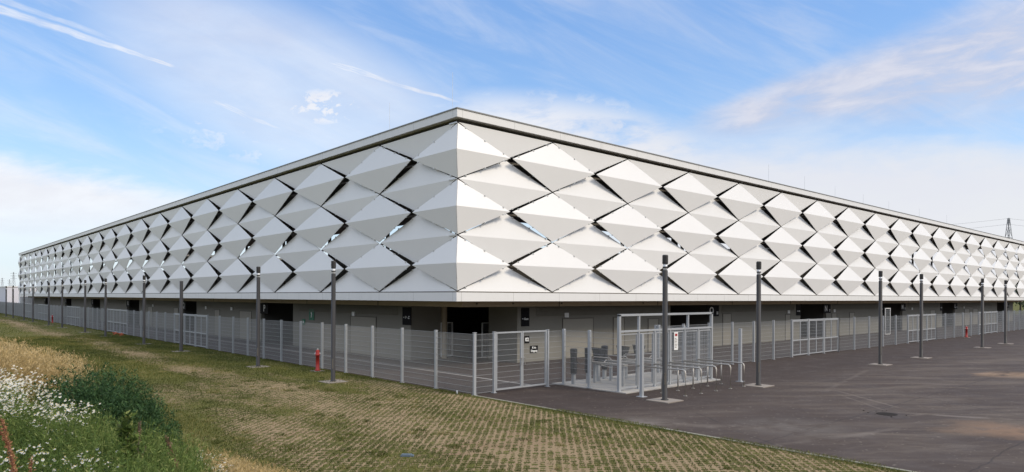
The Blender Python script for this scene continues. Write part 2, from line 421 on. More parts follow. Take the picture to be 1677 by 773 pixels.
def asphalt_mat():
    m = bpy.data.materials.new('asphalt'); m.use_nodes = True; nt = m.node_tree; b = nt.nodes['Principled BSDF']
    p, (x, y, z) = pos(nt)
    big = noise(nt, p, 0.16, 5, 0.6, 0.6); mid = noise(nt, p, 0.9, 6, 0.62); fine = noise(nt, p, 55, 3)
    lane = noise(nt, vec(nt, (x*0.80 - y*0.60)*0.13 + big*0.6, (x*0.60 + y*0.80)*0.75 + big*1.6), 1.0, 7, 0.68, 0.5)     # sweeping wheel lanes
    c = mixc(nt, fine.smooth(0.3, 0.75), (0.029, 0.0195, 0.0155), (0.065, 0.045, 0.0355))
    field = (y - 13.5 + (big - 0.5)*3.0).smooth(2.0, -3.0)                             # paler dusty yard away from the fence
    c = mixc(nt, field*0.55, c, (0.078, 0.057, 0.045))
    c = mixc(nt, field*lane.smooth(0.42, 0.72)*0.65, c, (0.16, 0.128, 0.098))
    c = mixc(nt, lane.smooth(0.5, 0.2)*0.35, c, (0.030, 0.022, 0.018))
    c = mixc(nt, mid.smooth(0.52, 0.8)*0.35, c, (0.105, 0.082, 0.065))
    sm = ((y+0.3*mid)/4.2).fract(); c = mixc(nt, (sm-0.5).abs().smooth(0.492, 0.499)*0.55, c, (0.022, 0.018, 0.016))
    sm2 = ((x*0.85-y*0.53+0.8*big)/9.5).fract(); c = mixc(nt, (sm2-0.5).abs().smooth(0.494, 0.499)*0.5*mid.smooth(0.35, 0.6), c, (0.022, 0.018, 0.016))
    speck = noise(nt, p, 6.5, 2, 0.5).smooth(0.665, 0.70)
    c = mixc(nt, speck*0.32, c, (0.30, 0.26, 0.21))
    def seg(x0, y0, x1, y1, w):
        L = math.hypot(x1-x0, y1-y0); ux, uy = (x1-x0)/L, (y1-y0)/L
        s_ = (x-x0)*ux+(y-y0)*uy; d = ((x-x0)*-uy+(y-y0)*ux+(mid-0.5)*w*2.5).abs()
        return d.smooth(w, w*0.2)*s_.smooth(-0.6, 0.6)*(L-s_).smooth(-0.6, 0.6)*mid.smooth(0.3, 0.6)
    for a, q, w, g in (((1376,641),(1475,668),0.10,0.32),((1372,645),(1450,672),0.07,0.25),((1480,676),(1677,688),0.22,0.4),
                       ((1352,640),(1420,606),0.16,0.16),((1000,690),(1240,700),0.35,0.25),((1200,740),(1480,700),0.2,0.2)):
        c = mixc(nt, seg(*ground(*a), *ground(*q), w)*g, c, (0.26, 0.22, 0.18))
    def spot(px, py, rx, ry, col, g, c):
        ux, uy = ground(px, py)
        a, e = (x-ux), (y-uy); f1, f2 = (a*CU-e*SU)/rx, (a*SU+e*CU)/ry
        return mixc(nt, mid.smooth(0.32, 0.62)*(1.0-(f1*f1+f2*f2+(mid-0.5)*3.4+(lane-0.5)*2.0).smooth(0.0, 1.3))*g, c, col)
    c = spot(1648, 703, 1.3, 1.6, (0.28, 0.165, 0.09), 0.7, c)
    c = spot(1580, 706, 0.9, 0.7, (0.26, 0.16, 0.09), 0.5, c)
    c = spot(1665, 614, 2.2, 1.6, (0.36, 0.23, 0.13), 0.7, c)
    c = spot(1625, 612, 1.0, 0.5, (0.32, 0.22, 0.14), 0.7, c)
    c = spot(1030, 690, 1.6, 0.9, (0.19, 0.165, 0.14), 0.55, c)
    c = spot(1300, 700, 1.8, 1.5, (0.16, 0.14, 0.12), 0.45, c)
    c = spot(1452, 678, 0.7, 0.9, (0.05, 0.042, 0.04), 0.7, c)
    nt.links.new(c, b.inputs['Base Color']); b.inputs['Specular IOR Level'].default_value = 0.3
    nt.links.new(mid.smooth(0.2, 0.8, 0.92, 0.72).k, b.inputs['Roughness'])
    bp = nt.nodes.new('ShaderNodeBump'); bp.inputs['Strength'].default_value = 0.35; bp.inputs['Distance'].default_value = 0.006
    nt.links.new(noise(nt, p, 90, 2).k, bp.inputs['Height']); nt.links.new(bp.outputs[0], b.inputs['Normal'])
    return m
M['asphalt'] = asphalt_mat()

def paving_mat():
    m = bpy.data.materials.new('grass_paving'); m.use_nodes = True; nt = m.node_tree; b = nt.nodes['Principled BSDF']
    p, (x, y, z) = pos(nt)
    at = nt.nodes.new('ShaderNodeAttribute'); at.attribute_name = 'tone'; g = X(at.outputs['Fac'], nt)
    q = 0.7071/0.165
    a, e = ((x+y)*q).fract() - 0.5, ((x-y)*q).fract() - 0.5
    wn = nt.nodes.new('ShaderNodeTexWhiteNoise'); wn.noise_dimensions = '2D'
    nt.links.new(vec(nt, ((x+y)*q)._m('FLOOR'), ((x-y)*q)._m('FLOOR')), wn.inputs['Vector']); cellr = X(wn.outputs['Value'], nt)
    wb = noise(nt, p, 9, 4, 0.65); fine = noise(nt, p, 38, 4, 0.7); med = noise(nt, p, 2.2, 5, 0.65)
    cell = (a.abs()._m('POWER', 4.0) + e.abs()._m('POWER', 4.0))._m('POWER', 0.25) + (wb-0.5)*0.55 + (cellr-0.5)*0.34
    lim = g*0.40 + 0.16
    inside = (lim - cell).smooth(-0.03, 0.06)
    conc = mixc(nt, fine.smooth(0.25, 0.75), (0.205, 0.146, 0.082), (0.35, 0.262, 0.152))
    big = noise(nt, p, 0.45, 4, 0.6)
    conc = mixc(nt, big.smooth(0.5, 0.72)*0.6, conc, (0.20, 0.125, 0.075))
    conc = mixc(nt, med.smooth(0.4, 0.75)*0.5, conc, (0.25, 0.17, 0.105))
    soil = mixc(nt, fine.smooth(0.3, 0.7), (0.042, 0.043, 0.012), (0.115, 0.105, 0.034))
    green = mixc(nt, wb.smooth(0.3, 0.7), (0.070, 0.078, 0.017), (0.165, 0.152, 0.042))
    soil = mixc(nt, med.smooth(0.35, 0.65), soil, green)
    c = mixc(nt, inside, conc, soil)
    cover = (g + (med-0.5)*0.55).smooth(0.66, 0.95)
    c = mixc(nt, cover*0.85, c, green)
    nt.links.new(c, b.inputs['Base Color']); b.inputs['Roughness'].default_value = 0.95
    b.inputs['Specular IOR Level'].default_value = 0.15
    bp = nt.nodes.new('ShaderNodeBump'); bp.inputs['Strength'].default_value = 0.6; bp.inputs['Distance'].default_value = 0.03
    nt.links.new((inside*-0.8 + fine*0.5).k, bp.inputs['Height']); nt.links.new(bp.outputs[0], b.inputs['Normal'])
    return m
M['paving'] = paving_mat()

def meadow_mat():
    m = bpy.data.materials.new('meadow_soil'); m.use_nodes = True; nt = m.node_tree; b = nt.nodes['Principled BSDF']
    p, _ = pos(nt)
    n1, n2, n3 = noise(nt, p, 0.25, 5), noise(nt, p, 2.5, 5), noise(nt, p, 30, 3)
    c = mixc(nt, n1.smooth(0.35, 0.65), (0.08, 0.09, 0.02), (0.15, 0.14, 0.042))
    c = mixc(nt, n2.smooth(0.45, 0.7)*0.5, c, (0.20, 0.17, 0.075))
    c = mixc(nt, n3.smooth(0.4, 0.7)*0.5, c, (0.045, 0.05, 0.016))
    nt.links.new(c, b.inputs['Base Color']); b.inputs['Roughness'].default_value = 0.95
    b.inputs['Specular IOR Level'].default_value = 0.1
    return m
M['meadow'] = meadow_mat()

sheet('ground', -3000, 4000, -2500, 4500, -0.02, M['meadow'])
sheet('asphalt_yard', FU-0.10, 190, -80, 200, -0.004, M['asphalt'])

def greenness(u, v):
    """how much the grass has closed over the concrete pavers, 0 bare .. 1 closed turf"""
    far = np.clip((v-19)/14, 0, 1)
    track = np.exp(-((u-10.8-0.6*np.sin(v*0.13))/1.05)**2)              # trodden strip that runs along the fence
    g = 0.54 + 0.36*far + 0.46*(VA.fbm(u*0.8, v*0.35, 5)-0.5)*2.0
    g = g - track*(0.10 + 0.46*far)*(0.7+0.6*VB.fbm(u*0.8, v*0.25))
    g = g + np.exp(-((u-5.4)/1.1)**2)*0.45 + np.exp(-((u-FU)/0.35)**2)*0.35*(0.5+VB.fbm(u, v*0.9))
    g = g + np.exp(-((u-13.2)/1.2)**2)*0.16*far
    g = g + 0.30*np.exp(-(((u-8.4)/1.1)**2))*far
    return np.clip(g, 0.02, 1)
def pave_grid():
    us = np.linspace(4.0, FU-0.06, 60)
    vs = np.concatenate([np.arange(-12, 60, 0.22), np.arange(60, 215, 1.5)])
    Ug, Vg = np.meshgrid(us, vs); n, k = Ug.shape
    V = np.stack([Ug, Vg, np.full(Ug.shape, 0.004)], -1).reshape(-1, 3)
    i = np.arange((n-1)*(k-1)); r, c = i//(k-1), i % (k-1); a = r*k+c
    o = np_mesh('grass_paving', V, np.stack([a, a+1, a+k+1, a+k], 1), M['paving'], greenness(Ug, Vg).ravel())
    o['kind'] = 'structure'
pave_grid()
tag(MB().box(FU-0.16, FU-0.055, -20, 18.86, -0.05, 0.022).build('kerb', M['kerb']), kind='structure')

def bank_z(u, v):                               # the bank the photographer stands on
    t = np.clip((6.0-u)/5.2, 0, 1); s_ = t*t*(3-2*t)
    return 1.66*s_*np.clip((75-v)/45, 0.15, 1) - 0.03 + 0.10*(VA.fbm(u*0.7, v*0.4)-0.5)*s_
def bank():
    us, vs = np.linspace(-30, 6.2, 60), np.linspace(-15, 210, 150)
    Ug, Vg = np.meshgrid(us, vs); n, k = Ug.shape
    V = np.stack([Ug, Vg, bank_z(Ug, Vg)], -1).reshape(-1, 3)
    i = np.arange((n-1)*(k-1)); r, c = i//(k-1), i % (k-1); a = r*k+c
    o = np_mesh('embankment', V, np.stack([a, a+1, a+k+1, a+k], 1), M['meadow']); o['kind'] = 'structure'
    for p in o.data.polygons: p.use_smooth = True
bank()

# ------------------------------------------------------------------ stadium
C0, C1 = 19.0, 24.8                             # the corner of the panel skin
WR, WL, NR, NL = 6.15, 6.72, 18, 22             # panel widths and counts on the two fronts
ZB, RH = 3.75, 2.573                            # bottom node height, panel height (three full rows)
ZT = ZB + 3*RH
UE, VE = C0 + NR*WR, C1 + NL*WL
stad = thing('stadium', 'long stadium hall clad in folded white diamond panels over a recessed grey base', 'stadium', (C0, C1, 0))
DP, DB, TH = 0.26, 0.17, 0.02
def skin(face, s, off, z):                      # s runs along the front from the corner, off is outward
    return Vector((C0 + s, C1 - off, z)) if face == 'R' else Vector((C0 - off, C1 + s, z))
plist = []                                      # (distance, pieces) each piece = (polygon points, inward offset vector)
g = 0.055
def add_panel(pieces, key, edges): plist.append((key, pieces, edges))
for face, Wd, N in (('R', WR, NR), ('L', WL, NL)):
    inn = Vector((0, TH, 0)) if face == 'R' else Vector((TH, 0, 0))
    for i in range(1, N):                       # rows in line with the corner: ridge stands proud
        for r in range(3):
            zc, s = ZB + (r+0.5)*RH, i*Wd; hw, hh = Wd/2-g*1.3, RH/2-g*0.62
            lt, rt = skin(face, s-hw, DP, zc), skin(face, s+hw, DP, zc)
            tp, bt = skin(face, s, 0.02, zc+hh), skin(face, s, 0.02, zc-hh)
            add_panel([([lt, rt, tp], inn), ([bt, rt, lt], inn)], (lt+rt)/2, [(lt, tp), (tp, rt), (lt, bt), (bt, rt)])
    for i in range(N):                          # rows set half a panel over: ridge in the node plane, tips behind it
        for r in range(4):
            zc, s = ZB + r*RH, (i+0.5)*Wd; hw, hh = Wd/2-g*1.3, RH/2-g*0.62
            lt, rt = skin(face, s-hw, 0.0, zc), skin(face, s+hw, 0.0, zc)
            tp, bt = skin(face, s, -DB, zc+hh), skin(face, s, -DB, zc-hh)
            pc, ed = [], []
            if r < 3: pc.append(([lt, rt, tp], inn)); ed += [(lt, tp), (tp, rt)]
            if r > 0: pc.append(([bt, rt, lt], inn)); ed += [(lt, bt), (bt, rt)]
            add_panel(pc, (lt+rt)/2, ed)
for (cu, cv, su, sv, wu, wv) in ((C0, C1, 1, 1, WR, WL), (C0, VE, 1, -1, 4.0, WL)):   # panels that fold round the corners
    for r in range(3):
        zc = ZB + (r+0.5)*RH; hh = RH/2-g*0.62
        tp, bt = Vector((cu+0.02*su, cv+0.02*sv, zc+hh)), Vector((cu+0.02*su, cv+0.02*sv, zc-hh))
        md = Vector((cu-DP*su, cv-DP*sv, zc))
        a, b = Vector((cu+su*(wu/2-g*1.3), cv-DP*sv, zc)), Vector((cu-DP*su, cv+sv*(wv/2-g*1.3), zc))
        iR, iL = Vector((0, TH*sv, 0)), Vector((TH*su, 0, 0))
        add_panel([([md, a, tp], iR), ([bt, a, md], iR), ([b, md, tp], iL), ([bt, md, b], iL)], md, [(a, tp), (a, bt), (b, tp), (b, bt)])
for r in range(3):                              # half panels at the far end of the sunny front
    zc = ZB + (r+0.5)*RH; hw, hh = WR/2-g, RH/2-g*0.62
    lt, md = skin('R', NR*WR-hw, DP, zc), skin('R', NR*WR, DP, zc)
    tp, bt = skin('R', NR*WR, 0.02, zc+hh), skin('R', NR*WR, 0.02, zc-hh)
    add_panel([([lt, md, tp], Vector((0, TH, 0))), ([bt, md, lt], Vector((0, TH, 0)))], md, [])
eye = Vector((0, 0, EYE))
CLIP = MB().box(-0.035, 0.035, -0.035, 0.035, -0.03, 0.03).mesh('bracket', M['steel'])
def add_clip(c, po):
    o = bpy.data.objects.new('bracket', CLIP); COL.objects.link(o); o.parent = po; o.location = c-wloc(po)
plist.sort(key=lambda q: (q[0]-eye).length)
rest = MB()
for n_, (key, pieces, edges) in enumerate(plist):
    b = MB() if n_ < 100 else rest
    for pts, inn in pieces: b.poly(pts, inn)
    if n_ < 100:
        po = b.build('cladding_panel', M['panel'], stad)
        if n_ < 26 and edges:
            for (p, q) in edges:
                for t in (0.14, 0.5, 0.86):
                    add_clip(p.lerp(q, t), po)
tag(rest.build('cladding_panel', M['panel'], stad), kind='stuff')

# roof deck as a ring, its edge trim and the lower trim band
RD = 24.0
b = MB()
zr0, zr1 = 11.62, 12.02
b.box(C0+0.15, UE+2, C1+0.15, C1+30, zr0, zr1); b.box(C0+0.15, C0+RD, C1+30, VE-0.15, zr0, zr1)
b.box(UE+2-RD, UE+2, C1+30, VE-0.15, zr0, zr1); b.box(C0+RD, UE+2-RD, VE-RD, VE-0.15, zr0, zr1)
roof = b.build('roof', M['seat'], stad)
def ring_strip(off_out, depth, z0, z1):         # trim on the two fronts, mitred at the corner by butting
    q = MB(); o0, o1 = off_out, off_out-depth
    q.box(C0-o0, UE+2, C1-o0, C1-o1, z0, z1); q.box(C0-o0, C0-o1, C1-o1, VE+o0, z0, z1)
    q.box(C0-o1, C0+30, VE+o1, VE+o0, z0, z1)
    return q
ring_strip(0.16, 0.30, 11.66, 12.02).build('roof_fascia', M['fascia'], stad)
ring_strip(0.19, 0.36, 12.02, 12.075).build('roof_coping', M['coping'], roof)
ring_strip(0.14, 0.28, 3.29, 3.70).build('base_fascia', M['fascia'], stad)
ring_strip(0.10, 0.2, 3.705, 3.74).build('base_groove', M['steel_dark'], stad)
# downstand beam under the skin, soffit above it
b = MB(); o = 1.30
b.box(C0+o, UE+2, C1+o, C1+o+0.3, 3.0, 3.5); b.box(C0+o, C0+o+0.3, C1+o+0.3, VE-o, 3.0, 3.5)
b.box(C0+0.13, UE+2, C1+0.13, C1+o-0.003, 3.31, 3.5); b.box(C0+0.13, C0+o-0.003, C1+o, VE-0.2, 3.31, 3.5)
beam = b.build('edge_beam', M['beam'], stad)
j = MB()
for k in range(12): j.box(C0+8+k*9.0, C0+8.07+k*9.0, C1+o-0.008, C1+o-0.001, 3.0, 3.3)
for k in range(14): j.box(C0+o-0.008, C0+o-0.001, C1+9+k*9.0, C1+9.07+k*9.0, 3.0, 3.3)
for k in (2.2, 4.6, 8.2, 15.5): j.tube([(C0+k, C1+o-0.06, 3.16), (C0+k, C1+o, 3.16)], 0.045, 8)
j.build('beam_joint', M['steel_dark'], beam)
# frame that carries the skin
b = MB()
for i in range(NR*2+1):
    u = C0+0.7+i*WR/2
    b.box(u-0.08, u+0.08, C1+0.85, C1+1.0, 3.5, 11.6)
for i in range(NL*2+1):
    v = C1+0.7+i*WL/2
    if v < VE-0.4: b.box(C0+0.85, C0+1.0, v-0.08, v+0.08, 3.5, 11.6)
for r in range(7):
    z = ZB+r*RH/2
    b.box(C0+0.5, UE+1.9, C1+0.62, C1+0.70, z-0.05, z+0.05); b.box(C0+0.62, C0+0.70, C1+0.75, VE-0.5, z-0.05, z+0.05)
b.build('support_frame', M['steel_dark'], stad)
spurs = [('R', C0+i*WR/2, ZB+r*RH/2) for i in range(NR*2+1) for r in range(7) if (i+r) % 2 == 0] + [('L', C1+i*WL/2, ZB+r*RH/2) for i in range(1, NL*2) for r in range(7) if (i+r) % 2 == 0]
spurs.sort(key=lambda q_: q_[1]); b = MB()          # spurs from the nodes back to the frame
SPR = MB().box(-0.03, 0.03, 0.08, 0.62, -0.03, 0.03).mesh('node_spur', M['steel'])
for n_, (fc, s_, z) in enumerate(spurs):
    if n_ < 96:
        o = bpy.data.objects.new('node_spur', SPR); COL.objects.link(o); o.parent = stad
        o.location = (s_-C0, 0, z) if fc == 'R' else (0, s_-C1, z)
        if fc == 'L': o.rotation_euler.z = R(-90)
    elif fc == 'R': b.box(s_-0.03, s_+0.03, C1+0.08, C1+0.62, z-0.03, z+0.03)
    else: b.box(C0+0.08, C0+0.62, s_-0.03, s_+0.03, z-0.03, z+0.03)
tag(b.build('node_spur', M['steel'], stad), kind='stuff')
# the stand behind the skin: floor slab, back wall of the terrace, raked deck
b = MB()
b.box(C0+1.7, UE+1, C1+1.7, C1+16, 3.25, 3.62); b.box(C0+1.7, C0+16, C1+16, VE-1.7, 3.25, 3.62)
b.box(C0+3.0, UE, C1+3.0, C1+3.2, 3.62, 6.3); b.box(C0+3.0, C0+3.2, C1+3.2, VE-3, 3.62, 6.3)
b.quadbox([(C0+3.2,C1+3.2,3.63),(UE,C1+3.2,3.63),(UE,C1+15.8,3.63),(C0+3.2,C1+15.8,3.63),(C0+3.2,C1+3.2,5.85),(UE,C1+3.2,5.85),(UE,C1+15.8,4.0),(C0+3.2,C1+15.8,4.0)])
for i in range(0, NR, 2): b.box(C0+WR*i+5.5, C0+WR*i+5.9, C1+9.0, C1+9.4, 3.6, 11.6)
for i in range(0, NL, 2): b.box(C0+9.0, C0+9.4, C1+WL*i+11.5, C1+WL*i+11.9, 3.6, 11.6)
b.build('terrace', M['seat'], stad)
# plain rear sides that close the ring
b = MB(); b.box(UE+1.0, UE+1.6, C1+18, VE-0.3, 0, 11.6); b.box(C0+32, UE+0.9, VE-0.9, VE-0.4, 0, 11.6)
b.box(C0+2.5, C0+31.9, VE-2.2, VE-1.9, 0, 3.25)
b.build('rear_wall', M['wall'], stad)
# lightning rods on the roof edge
for px, ptop, vv in ((740, 118, None), (637, 168, None), (1258, 268, 1), (1317, 288, 1), (1367, 305, 1), (1413, 318, 1), (1455, 330, 1), (1505, 342, 1), (1550, 352, 1)):
    if vv is None: u = C0+2.2; v = v_at(px, u)
    else: v = C1+2.2; u = u_at(px, v)
    Z = u*SU+v*CU; zt = EYE+(HY+(px-CX)*0.0038-ptop)*Z/F
    MB().tube([(u, v, 12.0), (u, v, zt)], 0.011, 6, True, 0.007).build('lightning_rod', M['steel'], roof)

# recessed base walls
UW, VW, WT_ = C0+2.0, C1+2.0, 0.25
def rspan(p0, p1): return u_at(p0, VW), u_at(p1, VW)
def lspan(p0, p1): return v_at(p1, UW), v_at(p0, UW)
ROPEN = [(rspan(1098, 1166), 'O'), (rspan(1311, 1353), 'N'), (rspan(1446, 1478), 'M'), (rspan(1543, 1564), 'L'), (rspan(1633, 1650), 'K')]
LOPEN = [(lspan(428, 480), 'P'), (lspan(298, 322), 'Q'), (lspan(208, 228), 'R'), (lspan(150, 164), 'S'), (lspan(107, 117), 'T'), (lspan(73, 79), 'U')]
UR0, UR1 = u_at(853, VW), u_at(1659, VW)
VL0, VL1 = v_at(673, UW), v_at(55, UW)
PASS = 9.0                                      # depth of the passages
def wall_mesh(a0, a1, opens):
    q = MB(); e = a0
    for (s0, s1), _ in opens: q.box(e, s0, 0, WT_, 0, 3.25); e = s1
    q.box(e, a1, 0, WT_, 0, 3.25); return q
wr = wall_mesh(UR0, UR1, ROPEN); wr.v = [(x, VW+y, z) for x, y, z in wr.v]
wallR = wr.build('wall', M['wall'], stad)
wl = wall_mesh(VL0, VL1, LOPEN); wl.v = [(UW+y, x, z) for x, y, z in wl.v]
wallL = wl.build('wall', M['wall'], stad)
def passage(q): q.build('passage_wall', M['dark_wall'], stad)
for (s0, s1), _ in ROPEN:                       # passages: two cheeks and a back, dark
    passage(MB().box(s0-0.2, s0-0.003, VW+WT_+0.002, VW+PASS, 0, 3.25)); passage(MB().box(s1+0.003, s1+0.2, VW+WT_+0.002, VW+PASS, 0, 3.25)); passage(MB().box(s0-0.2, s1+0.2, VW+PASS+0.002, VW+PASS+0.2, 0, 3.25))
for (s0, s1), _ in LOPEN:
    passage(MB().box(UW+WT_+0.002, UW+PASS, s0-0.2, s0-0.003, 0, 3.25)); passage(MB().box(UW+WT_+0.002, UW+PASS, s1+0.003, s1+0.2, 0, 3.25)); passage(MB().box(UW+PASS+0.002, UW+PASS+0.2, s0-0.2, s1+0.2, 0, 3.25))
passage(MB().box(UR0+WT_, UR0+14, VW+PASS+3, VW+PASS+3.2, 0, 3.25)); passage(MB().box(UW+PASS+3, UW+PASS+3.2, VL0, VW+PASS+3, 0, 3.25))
# corner entrance: reveals that lead in at an angle, a column, black depth
uL = u_at(722, VL0); vR = v_at(806, UR0)
MB().box(UW+0.02, uL, VL0-0.02, VL0-0.004, 0, 3.25).build('entrance_reveal', M['wall'], stad); MB().box(UR0-WT_, UR0-0.003, VW, vR, 0, 3.25).build('entrance_reveal', M['wall'], stad)
MB().lathe([(0.17, 0), (0.17, 3.25)], uL+0.2, VL0-0.05, 16).build('column', M['beam'], stad)
# louvre bands, doors, escape lamps
def plate(face, s0, s1, z0, z1, proud, thick=0.02):
    q = MB()
    if face == 'R': q.box(s0, s1, VW-proud-thick, VW-proud, z0, z1)
    else: q.box(UW-proud-thick, UW-proud, s0, s1, z0, z1)
    return q
def louvre(face, s0, s1):
    q = plate(face, s0, s1, 2.42, 2.98, -0.016); z = 2.45
    while z < 2.95:
        if face == 'R': q.quadbox([(s0, VW-0.045, z), (s1, VW-0.045, z), (s1, VW-0.005, z+0.03), (s0, VW-0.005, z+0.03), (s0, VW-0.045, z+0.012), (s1, VW-0.045, z+0.012), (s1, VW-0.005, z+0.05), (s0, VW-0.005, z+0.05)])
        else: q.quadbox([(UW-0.045, s0, z), (UW-0.045, s1, z), (UW-0.005, s1, z+0.03), (UW-0.005, s0, z+0.03), (UW-0.045, s0, z+0.012), (UW-0.045, s1, z+0.012), (UW-0.005, s1, z+0.05), (UW-0.005, s0, z+0.05)])
        z += 0.075
    q.build('louvre', M['louvre'], wallR if face == 'R' else wallL)
def door(face, s0, s1, h=2.1):
    w = wallR if face == 'R' else wallL
    d = plate(face, s0, s1, 0.02, h, 0.003).build('door', M['door'], w)
    f = MB()
    for a0, a1, z0, z1 in ((s0-0.06, s0-0.002, 0, h+0.06), (s1+0.002, s1+0.06, 0, h+0.06), (s0-0.002, s1+0.002, h+0.003, h+0.06)):
        if face == 'R': f.box(a0, a1, VW-0.035, VW-0.002, z0, z1)
        else: f.box(UW-0.035, UW-0.002, a0, a1, z0, z1)
    f.build('door_frame', M['steel_dark'], w)
def lampbox(face, s, z):
    q = plate(face, s-0.16, s+0.16, z-0.13, z+0.13, 0.004, 0.07)
    q.build('wall_lamp', M['white'], wallR if face == 'R' else wallL)
louvre('R', u_at(878, VW), u_at(1090, VW)); louvre('R', u_at(1182, VW), u_at(1300, VW)); louvre('R', u_at(1363, VW), u_at(1440, VW)); louvre('R', u_at(1487, VW), u_at(1537, VW)); louvre('R', u_at(1572, VW), u_at(1625, VW))
louvre('L', *lspan(490, 652)); louvre('L', *lspan(330, 420)); louvre('L', *lspan(236, 290)); louvre('L', *lspan(170, 203))
door('R', u_at(922, VW), u_at(971, VW), 2.25); door('R', u_at(1005, VW), u_at(1022, VW), 2.25); door('R', u_at(1062, VW), u_at(1078, VW)); door('R', u_at(1184, VW), u_at(1197, VW), 2.3)
for p in (1290, 1366, 1395, 1510, 1527, 1583, 1597): door('R', u_at(p-3.5, VW), u_at(p+4, VW), 2.1)
lampbox('R', u_at(927, VW), 2.48)
for p in (1291, 1366, 1493, 1578): lampbox('R', u_at(p, VW), 2.35)
for a in ((575, 616), (393, 412), (352, 360), (285, 292), (243, 250)): door('L', *lspan(*a), 2.25)
for p in (580, 380, 338, 251): lampbox('L', v_at(p, UW), 2.42)
# escape sign and green first aid sign
def sign(name, label, cat, face, s, z, w, h, m, proud=0.006, group=None):
    loc = (s, VW-proud, z) if face == 'R' else (UW-proud, s, z)
    t = thing(name, label, cat, loc, 0, group)
    q = MB()
    if face == 'R': q.box(-w/2, w/2, -0.03, 0, -h/2, h/2)
    else: q.box(-0.03, 0, -w/2, w/2, -h/2, h/2)
    q.build('panel', m, t, glob=False); return t
def write(t, face, txt, size, ds=0.0, dz=0.0, m=None):
    loc = (ds, -0.036, dz) if face == 'R' else (-0.036, ds, dz)
    return text_mesh(txt, size, m or M['white'], 'lettering', t, loc, FACE_S if face == 'R' else FACE_W)
t = sign('exit_sign', 'green escape sign with white running figure mark on the shaded wall', 'sign', 'L', v_at(511, UW), 2.25, 0.75, 0.75, M['green'])
q = MB()
q.poly([(-0.037, 0.02, 0.20), (-0.037, -0.07, 0.05), (-0.037, 0.02, -0.2), (-0.037, 0.08, -0.2), (-0.037, 0.03, 0.03), (-0.037, 0.1, 0.1)], (0.006, 0, 0))
q.build('pictogram', M['white'], t, glob=False)
t = sign('exit_sign', 'small green arrow sign low on the shaded wall beside a post', 'sign', 'L', v_at(498, UW), 1.72, 0.4, 0.4, M['green'])
q = MB(); q.poly([(-0.037, -0.1, 0), (-0.037, 0.08, 0.1), (-0.037, 0.08, -0.1)], (0.006, 0, 0)); q.build('pictogram', M['white'], t, glob=False)
# two black direction boards at the corner entrance
t = sign('direction_sign', 'black direction board on the shaded wall left of the dark corner entrance', 'sign', 'L', v_at(667, UW), 2.42, 0.86, 0.98, M['black'])
write(t, 'L', '<', 0.16, 0.27, -0.08); write(t, 'L', 'P - Z', 0.20, -0.08, -0.08)
t = sign('direction_sign', 'black direction board on the sunny wall right of the dark corner entrance', 'sign', 'R', u_at(860, VW), 2.42, 0.58, 0.98, M['black'])
write(t, 'R', '<', 0.14, -0.20, -0.1); write(t, 'R', 'Gast', 0.17, 0.05, -0.1)
# letter boards over the block entrances, small boards at the other jamb
for face, lst in (('R', ROPEN), ('L', LOPEN)):
    for (s0, s1), ch in lst:
        s = s1+0.10 if face == 'R' else s1-0.65
        t = sign('letter_sign', 'black board with white block letter %s at a dark stand entrance' % ch, 'sign', face, s, 2.55, 1.5, 0.78, M['black'], 0.02, 'black letter boards at the stand entrances')
        if face == 'R':
            write(t, face, ch, 0.70, -0.22, 0.0, M['letter'])
            q = MB()
            for k in range(2): q.box(0.42, 0.66, -0.037, -0.031, -0.12-k*0.12, -0.06-k*0.12)
            q.build('lettering', M['white'], t, glob=False)
        else: write(t, face, ch, 0.70, -0.05, 0.0, M['letter'])
    if face == 'R':
        for (s0, s1), ch in lst[1:4]:
            t = sign('direction_sign', 'narrow black board at the left jamb of the stand entrance lettered %s' % ch, 'sign', face, s0-0.42, 2.5, 0.8, 0.95, M['black'])
            q = MB(); q.box(0.05, 0.25, -0.037, -0.031, -0.16, -0.06); q.box(-0.3, -0.02, -0.037, -0.031, -0.13, -0.09); q.build('lettering', M['white'], t, glob=False)

# drain strip along the shaded wall
tag(MB().box(18.7, 18.82, 19.5, 165, -0.02, 0.006).build('drain_strip', M['slab']), kind='structure')

# ------------------------------------------------------------------ mesh fences
FH = 2.16
def wire_panel(W, H=2.1, z0=0.06, r=0.0027):
    q = MB()
    n = int(round(W/0.05))
    for i in range(n+1):
        x = W*i/n; q.v += [(x-r, -r, z0), (x+r, -r, z0), (x+r, r, z0), (x-r, r, z0), (x-r, -r, z0+H), (x+r, -r, z0+H), (x+r, r, z0+H), (x-r, r, z0+H)]
        k = len(q.v)-8; q.f += [(k+a, k+(a+1) % 4, k+4+(a+1) % 4, k+4+a) for a in range(4)]
    m = int(round(H/0.2))
    for i in range(m+1):
        z = z0+H*i/m
        for yy in (-0.012, 0.012):
            k = len(q.v); e = 0.0035
            q.v += [(0, yy-e, z-e), (0, yy+e, z-e), (0, yy+e, z+e), (0, yy-e, z+e), (W, yy-e, z-e), (W, yy+e, z-e), (W, yy+e, z+e), (W, yy-e, z+e)]
            q.f += [(k+a, k+(a+1) % 4, k+4+(a+1) % 4, k+4+a) for a in range(4)]
    return q
_wires = {}
def wire_mesh(W, H=2.1, z0=0.06):
    k = (round(W, 2), round(H, 2), round(z0, 2))
    if k not in _wires: _wires[k] = wire_panel(W, H, z0).mesh('wire_panel', M['wire'])
    return _wires[k]
q = MB().box(-0.04, 0.04, -0.05, 0.05, 0, FH+0.05); q.box(-0.05, 0.05, -0.06, 0.06, FH+0.05, FH+0.07); q.box(-0.075, 0.075, -0.09, 0.09, 0.0, 0.012)
for k in range(9): q.box(-0.006, 0.006, -0.054, -0.05, 0.2+k*0.22, 0.24+k*0.22)
POST = q.mesh('post', M['galv'])
